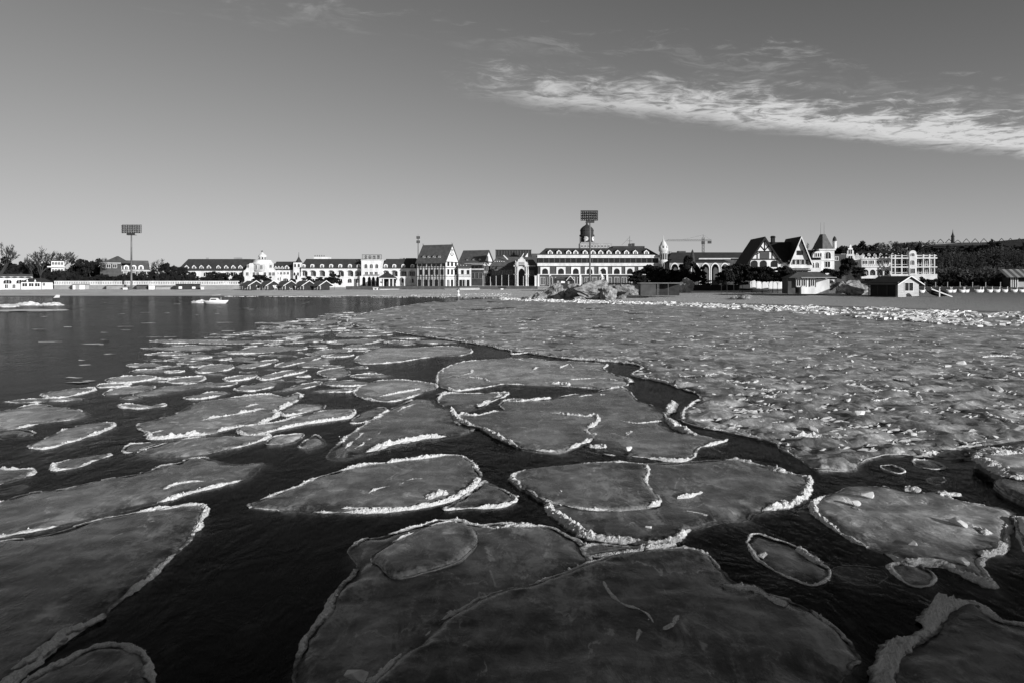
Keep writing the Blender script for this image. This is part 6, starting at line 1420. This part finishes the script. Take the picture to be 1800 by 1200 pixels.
m_ = MB(); n = 16
for z, a_, w_ in ((-.1, 3.0, .8), (.55, 3.5, 1.25), (1.05, 3.9, 1.4)): m_.v += [((math.cos(2 * math.pi * i / n)) * a_, math.sin(2 * math.pi * i / n) * w_ * (1 - .25 * math.cos(2 * math.pi * i / n)), z + (.25 * max(0, math.cos(2 * math.pi * i / n)) ** 2 if z > .6 else 0)) for i in range(n)]
m_.f += [(k * n + i, k * n + (i + 1) % n, (k + 1) * n + (i + 1) % n, (k + 1) * n + i) for k in range(2) for i in range(n)] + [tuple(range(2 * n, 3 * n))]; m_.m += [0] * (2 * n + 1); m_.build('hull', 'paint_white', t, True)
MB().frustum(-1.6, 1.2, -.8, .8, 1.06, 2.0, .3, .7, .15, .15).build('cabin', 'paint_white', t); MB().box(-1.2, .5, -.86, -.80, 1.35, 1.75).build('cabin_window', 'glass', t)
MB().tube((1.6, 0, 1.1), (1.6, 0, 19 * q), .07, .04, 5).build('mast', 'paint_white', t); MB().tube((1.6, 0, 3.2), (-1.0, 0, 3.0), .05, n=5).build('boom', 'paint_white', t)
c = hit(806, 520); t = thing('beach_marker', 'small white pointed marker standing at the waterline at centre', 'marker', c); MB().lathe(0, 0, [(.55, -.2), (.5, .3), (.15, .8), (.1, 1.9), (.02, 2.1)], 8).build('cone', 'paint_white', t); MB().box(-.3, .3, -.05, .05, 1.2, 1.6).build('board', 'paint_white', t)

# ------------------------------------------------------------------ hilltop hall with spire, cupolas
b = Bld('hilltop_hall', 'long dark hall with open roof trusses and small spire on the wooded hill', 'building', 1640, 440, 400, yaw='face')
b.box('wall', 'timber', 1640, 1760, 431, 436, 0, 14)
MB().prism([(b.u(1618), b.v(438)), (b.u(1645), b.v(430)), (b.u(1700), b.v(428)), (b.u(1745), b.v(430)), (b.u(1760), b.v(433)), (b.u(1640), b.v(433))], -1, 14).build('roof', 'roof_dark', b.root)
for k in range(10):
    x0 = 1646 + k * 15; hgt = 7 if k not in (2, 6) else 5; m_ = MB()
    for a_, c_ in (((x0, 428), (x0 + 6.5, 428 - hgt)), ((x0 + 6.5, 428 - hgt), (x0 + 13, 428)), ((x0, 428), (x0 + 13, 428))): m_.tube((b.u(a_[0]), -.5, b.v(a_[1])), (b.u(c_[0]), -.5, b.v(c_[1])), .17, n=4)
    m_.build('roof_truss', 'timber', b.root)
MB().lathe(b.u(1677), 2, [(3.0 * b.s, b.v(428)), (2.6 * b.s, b.v(417)), (3.3 * b.s, b.v(416.5)), (1.4 * b.s, b.v(412)), (.5 * b.s, b.v(408)), (.2 * b.s, b.v(404))], 8).build('spire', 'roof_dark', b.root)
for px, lab in ((1443.5, 'left of two little white cupolas with dark domes on the far hill behind the spire'), (1467, 'right of two little white cupolas with dark domes on the far hill behind the spire')):
    Y = 470; t = thing('cupola', lab, 'cupola', W(px, 440, Y)); q = Y / F
    MB().lathe(0, 0, [(3.2 * q, -6), (3.2 * q, 14 * q), (3.8 * q, 14.5 * q), (3.8 * q, 15.5 * q)], 10).build('drum', 'plaster', t); MB().lathe(0, 0, [(3.4 * q, 15.6 * q), (3.3 * q, 19 * q), (2.2 * q, 22 * q), (.3 * q, 24.5 * q)], 10).build('dome', 'roof_dark', t)

# ------------------------------------------------------------------ trees
def crown_mesh(seed, n, kind):
    rr = random.Random(seed); mb = MB(); cl = []
    if kind == 'pine':
        for k in range(26):
            h_ = rr.uniform(.18, 1.0); r_ = (1.0 - .62 * max(0, h_ - .35)) * rr.uniform(.25, .95); a = rr.random() * 6.283; cl.append((r_ * math.cos(a) * .8, r_ * math.sin(a) * .8, h_ * .92, rr.uniform(.16, .34), .09))
    elif kind == 'bush':
        for k in range(22):
            a = rr.random() * 6.283; r_ = rr.random() ** .6; h_ = rr.uniform(.1, .85) * (1.05 - .5 * r_ * r_); cl.append((r_ * math.cos(a) * .82, r_ * math.sin(a) * .82, h_, rr.uniform(.18, .32), .16))
    for k in range(n):
        cx, cy, cz, cr, ch = rr.choice(cl)
        d = Vector((rr.gauss(0, 1), rr.gauss(0, 1), rr.gauss(0, 1))).normalized() * rr.random() ** .4
        p_ = Vector((cx + d.x * cr, cy + d.y * cr, max(.03, cz + d.z * ch))); s_ = rr.uniform(.05, .12)
        u_ = Vector((rr.gauss(0, 1), rr.gauss(0, 1), rr.gauss(0, .6))).normalized(); v_ = u_.orthogonal().normalized()
        mb.add([p_ - u_ * s_, p_ + v_ * s_ * .6, p_ + u_ * s_, p_ - v_ * s_ * .6], [(0, 1, 2, 3)])
    return mb.mesh('crown')


def bare_mesh(seed, depth=6):
    rr = random.Random(seed); tr_ = MB(); cr_ = MB()
    def grow(p0, d, L, r, lv):
        p1 = p0 + d * L; (tr_ if lv < 2 else cr_).tube(p0, p1, r, r * .68, 5 if lv < 2 else 3)
        if lv >= depth: return
        for k in range(rr.choice((2, 3, 3)) if lv else 4):
            nd = (d + Vector((rr.gauss(0, .42), rr.gauss(0, .42), rr.uniform(.0, .25)))).normalized(); grow(p0 + d * L * rr.uniform(.7, 1), nd, L * rr.uniform(.6, .85), max(.0035, r * .6), lv + 1)
    grow(Vector((0, 0, 0)), Vector((0, 0, 1)), .26, .03, 0)
    return tr_.mesh('trunk'), cr_.mesh('crown')


PINE = [crown_mesh(100 + i, 1900, 'pine') for i in range(5)]; BUSH = [crown_mesh(200 + i, 1700, 'bush') for i in range(5)]; BARE = [bare_mesh(300 + i) for i in range(4)]
for x_ in PINE + BUSH: x_.materials.append(MATS['foliage'])
for a_, c_ in BARE: a_.materials.append(MATS['bark']); c_.materials.append(MATS['twig'])
tk = MB()
for k in range(4): tk.tube((.05 * math.sin(k * 1.3), .03 * k, .2 * k), (.05 * math.sin((k + 1) * 1.3), .03 * (k + 1), .2 * (k + 1)), .05 - .009 * k, .041 - .009 * k, 6)
for a in range(5): tk.tube((.03, .06, .35 + .07 * a), (.45 * math.cos(a * 1.9), .45 * math.sin(a * 1.9), .62 + .06 * a), .018, .008, 4)
TRUNK = tk.mesh('trunk'); TRUNK.materials.append(MATS['bark'])
TN = [0]


def tree(kind, label, px, yt, yb, wpx, Y, group=None, name=None):
    TN[0] += 1; k = TN[0]; s_ = Y / F; x = (px - HX) / F * Y; zg = gzf(x, Y) - .15; zt = CH - (yt - HY) * s_; hgt = max(1.5, zt - zg)
    t = thing(name or {'pine': 'pine_tree', 'bush': 'shrub', 'bare': 'bare_tree'}[kind], label, 'shrub' if kind == 'bush' else 'tree', (x, Y, zg), random.random() * 6, group)
    if kind == 'bare':
        tm_, cm_ = BARE[k % 4]; a = mesh_obj('trunk', tm_, (), t); c = mesh_obj('crown', cm_, (), t)
        sc_ = (wpx * s_ / .9, wpx * s_ / .9, hgt / .98)
        for o in (a, c): o.scale = sc_
    else:
        c = mesh_obj('crown', (PINE if kind == 'pine' else BUSH)[k % 5], (), t); zb = max(0, CH - (yb - HY) * s_ - zg)
        c.location = (0, 0, zb); c.scale = (wpx * s_ / 2, wpx * s_ / 2, hgt - zb)
        a = mesh_obj('trunk', TRUNK, (), t); a.scale = (max(1.5, wpx * s_ * .22),) * 2 + (hgt * .95,)
    return t


g1 = 'evergreens along the west promenade'
for i in range(26):
    px = 92 + i * 13.2 + random.uniform(-4, 4); tree('bush', 'dark evergreen in the belt of trees above the west sea wall', px, random.uniform(478, 486), 499, random.uniform(16, 26), random.uniform(294, 304), g1, 'evergreen_tree')
for px, yt, w_ in [(12, 452, 50), (40, 455, 46), (68, 458, 44), (130, 452, 40), (150, 450, 46), (172, 455, 34), (-20, 450, 50)]: tree('bush', 'tall dark evergreen standing behind the white beach hall and villa', px, yt, 490, w_, 336 + random.random() * 10, 'tall evergreens behind the west beach', 'evergreen_tree')
for px, yt, w_, lab in [(2, 413, 46, 'bare winter tree cut by the left edge of the picture'), (72, 424, 40, 'bare twiggy tree, left of a pair behind the white beach kiosk'), (104, 427, 44, 'bare twiggy tree, right of a pair behind the white beach kiosk'), (184, 444, 22, 'small bare tree beside the hipped villa'), (284, 448, 28, 'bare tree between the hipped villa and the west hotel wing'), (57, 440, 20, 'slender bare tree just above the white beach hall')]:
    tree('bare', lab, px, yt - 4, 490, w_ * 1.7, 330)
for px, yt, yb, w_ in [(290, 462, 494, 30), (306, 466, 494, 28), (322, 470, 496, 30), (338, 478, 496, 26), (372, 477, 497, 26), (390, 480, 497, 30), (300, 476, 496, 34), (262, 478, 496, 20), (270, 474, 494, 16)]: tree('pine', 'dark pine before the west hotel wing', px, yt, yb, w_, 303 + random.random() * 6, 'pines before the west hotel wing')
for px, yt, yb, w_, lab in [(455, 481, 498, 34, 'broad shrub under the domed pavilion'), (474, 486, 498, 20, 'small dark shrub right of the one under the domed pavilion'), (515, 489, 498, 14, 'little shrub at the foot of the pointed turret'), (540, 486, 499, 26, 'dark shrub left of the pine before the arched hotel'), (561, 487, 500, 22, 'round shrub between the turret and the pine before the arched hotel'), (588, 481, 503, 30, 'leaning dark pine before the arched hotel'), (575, 488, 503, 18, 'low pine beside the rightmost tiled pavilion')]: tree('pine' if 'pine b' in lab else 'bush', lab, px, yt, yb, w_, 292 if px < 570 else 280)
g3 = 'pine grove right of the central hotel'
for px, yt, yb, w_ in [(1120, 478, 498, 26), (1138, 468, 498, 34), (1155, 470, 500, 36), (1172, 474, 500, 32), (1190, 476, 500, 30), (1205, 462, 498, 26), (1212, 452, 498, 22), (1228, 470, 500, 26), (1128, 486, 502, 34), (1160, 486, 502, 36), (1195, 486, 502, 36), (1240, 492, 503, 22)]: tree('pine', 'dark pine in the grove between the central hotel and the white arches', px, yt - 2, yb, w_ * 1.4, random.uniform(236, 250), g3)
for px, yt, yb, w_ in [(1278, 468, 500, 24), (1290, 464, 498, 30), (1305, 466, 496, 34), (1322, 468, 496, 36), (1340, 470, 496, 38), (1358, 472, 496, 36), (1376, 468, 497, 30), (1388, 474, 496, 24), (1300, 482, 504, 24), (1330, 480, 498, 30), (1352, 482, 498, 28), (1268, 480, 503, 22), (1366, 482, 498, 26)]: tree('pine', 'dark pine in the grove in front of the twin-gabled house', px, yt - 1, yb, w_ * 1.35, random.uniform(188, 200), 'pine grove before the twin-gabled house')
for px, yt, yb, w_, lab in [(1492, 452, 488, 44, 'big spreading pine in front of the stepped-gable house'), (1512, 470, 490, 34, 'lower pine right of the big spreading pine'), (1470, 476, 494, 34, 'pine left of the big spreading pine, above the boulders'), (1438, 478, 494, 34, 'pine behind the roof of the beach restaurant'), (1455, 472, 492, 30, 'pine between the beach restaurant and the spire house')]: tree('pine', lab, px, yt, yb, w_, 178 if px in (1492, 1512) else 190)
for i in range(15):
    px = 1606 + i * 14.5; tree('bush', 'dark shrub in the hedge behind the swan boats', px, random.uniform(484, 490), 504, random.uniform(18, 26), random.uniform(203, 210), 'hedge shrubs behind the swan boats')
for px, yt, w_ in [(1545, 421, 40), (1566, 418, 46), (1590, 423, 36), (1575, 424, 40), (1625, 424, 20), (1420, 417, 30), (1395, 418, 26), (1288, 437, 22), (1340, 436, 16), (1433, 418, 24), (1408, 419, 28)]: tree('bare', 'bare tree on the skyline of the far hill behind the right-hand houses', px, yt, 445, w_, 455 + random.random() * 25, 'bare trees on the skyline')
for px, yt, w_ in [(1515, 424, 30), (1500, 428, 26), (1480, 430, 26), (1535, 428, 26), (1385, 424, 24)]: tree('bush', 'rounded dark tree on the far hill behind the stepped-gable house', px, yt, 450, w_, 450, 'rounded trees on the far hill', 'evergreen_tree')

for i in range(26):
    px = 1618 + i * 9.2 + random.uniform(-4, 4); tree('bush', 'dark rounded tree on the crest of the wooded hill at the right', px, 428 + 9 * noise.noise(Vector((px * .022, 3, 0))) + random.uniform(-5, 6) + (5 if 1645 < px < 1700 else 0), 455, random.uniform(14, 28), random.uniform(382, 396), 'trees on the crest of the wooded hill', 'evergreen_tree')
for i in range(30):
    px = 1612 + i * 8.2 + random.uniform(-4, 4); tree('bare', 'leafless tree on the dark wooded hill at the right', px, random.uniform(424, 448), 470, random.uniform(16, 30), random.uniform(300, 385), 'leafless trees on the wooded hill')
for px, yt, w_ in [(86, 470, 22), (104, 472, 26), (120, 466, 26), (232, 476, 22), (250, 478, 24), (215, 480, 20)]: tree('bush', 'dark evergreen close in front of the west houses', px, yt, 498, w_, 306, 'evergreens in front of the west houses', 'evergreen_tree')
# the wood that covers the hill on the right reads as one mass
rr = random.Random(5); wm_ = MB(); wb = MB()
def leafy(mb, c, r, n, s0, s1, squash=.6):
    for _ in range(n):
        d = Vector((rr.gauss(0, 1), rr.gauss(0, 1), rr.gauss(0, 1))).normalized() * rr.random() ** .35
        p_ = Vector((c[0] + d.x * r, c[1] + d.y * r, c[2] + d.z * r * squash)); s_ = rr.uniform(s0, s1); u_ = Vector((rr.gauss(0, 1), rr.gauss(0, 1), rr.gauss(0, 1))).normalized(); v_ = u_.orthogonal().normalized()
        mb.add([p_ - u_ * s_, p_ + v_ * s_ * .7, p_ + u_ * s_, p_ - v_ * s_ * .7], [(0, 1, 2, 3)])
for _ in range(700):
    Y = rr.uniform(262, 395); px = rr.uniform(1600, 1860) if Y > 300 else rr.uniform(1648, 1860); x = (px - HX) / F * Y; z = gzf(x, Y)
    hgt = rr.uniform(4, 8); k = CH - (433 + 9 * noise.noise(Vector((px * .022, 3, 0))) - HY) / F * Y
    if Y > 330: hgt = rr.uniform(.35, 1.0) * max(3, k - z)
    if z + hgt > k: hgt = max(2, k - z)
    leafy(wm_ if rr.random() < .55 else wb, (x, Y, z + hgt * .6), min(5, hgt * .45), 70, .25, .7, .9)
for _ in range(260):
    px = rr.uniform(1180, 1640); Y = rr.uniform(440, 520); x = (px - HX) / F * Y; z = gzf(x, Y); leafy(wb if rr.random() < .5 else wm_, (x, Y, z + 3), 3.2, 46, .3, .8, .8)
for _ in range(240):
    px = rr.uniform(-80, 1180); Y = rr.uniform(345, 420); x = (px - HX) / F * Y; z = gzf(x, Y); leafy(wm_, (x, Y, z + 3.5), 4.0, 40, .3, .9, .8)
mesh_obj('hill_wood', wm_.mesh('wood'), 'foliage', None, kind='stuff', label='dark wood covering the hill behind the beach', category='wood'); mesh_obj('winter_scrub', wb.mesh('scrub'), 'foliage_dry', None, kind='stuff', label='leafless winter scrub among the wood on the hill', category='scrub')
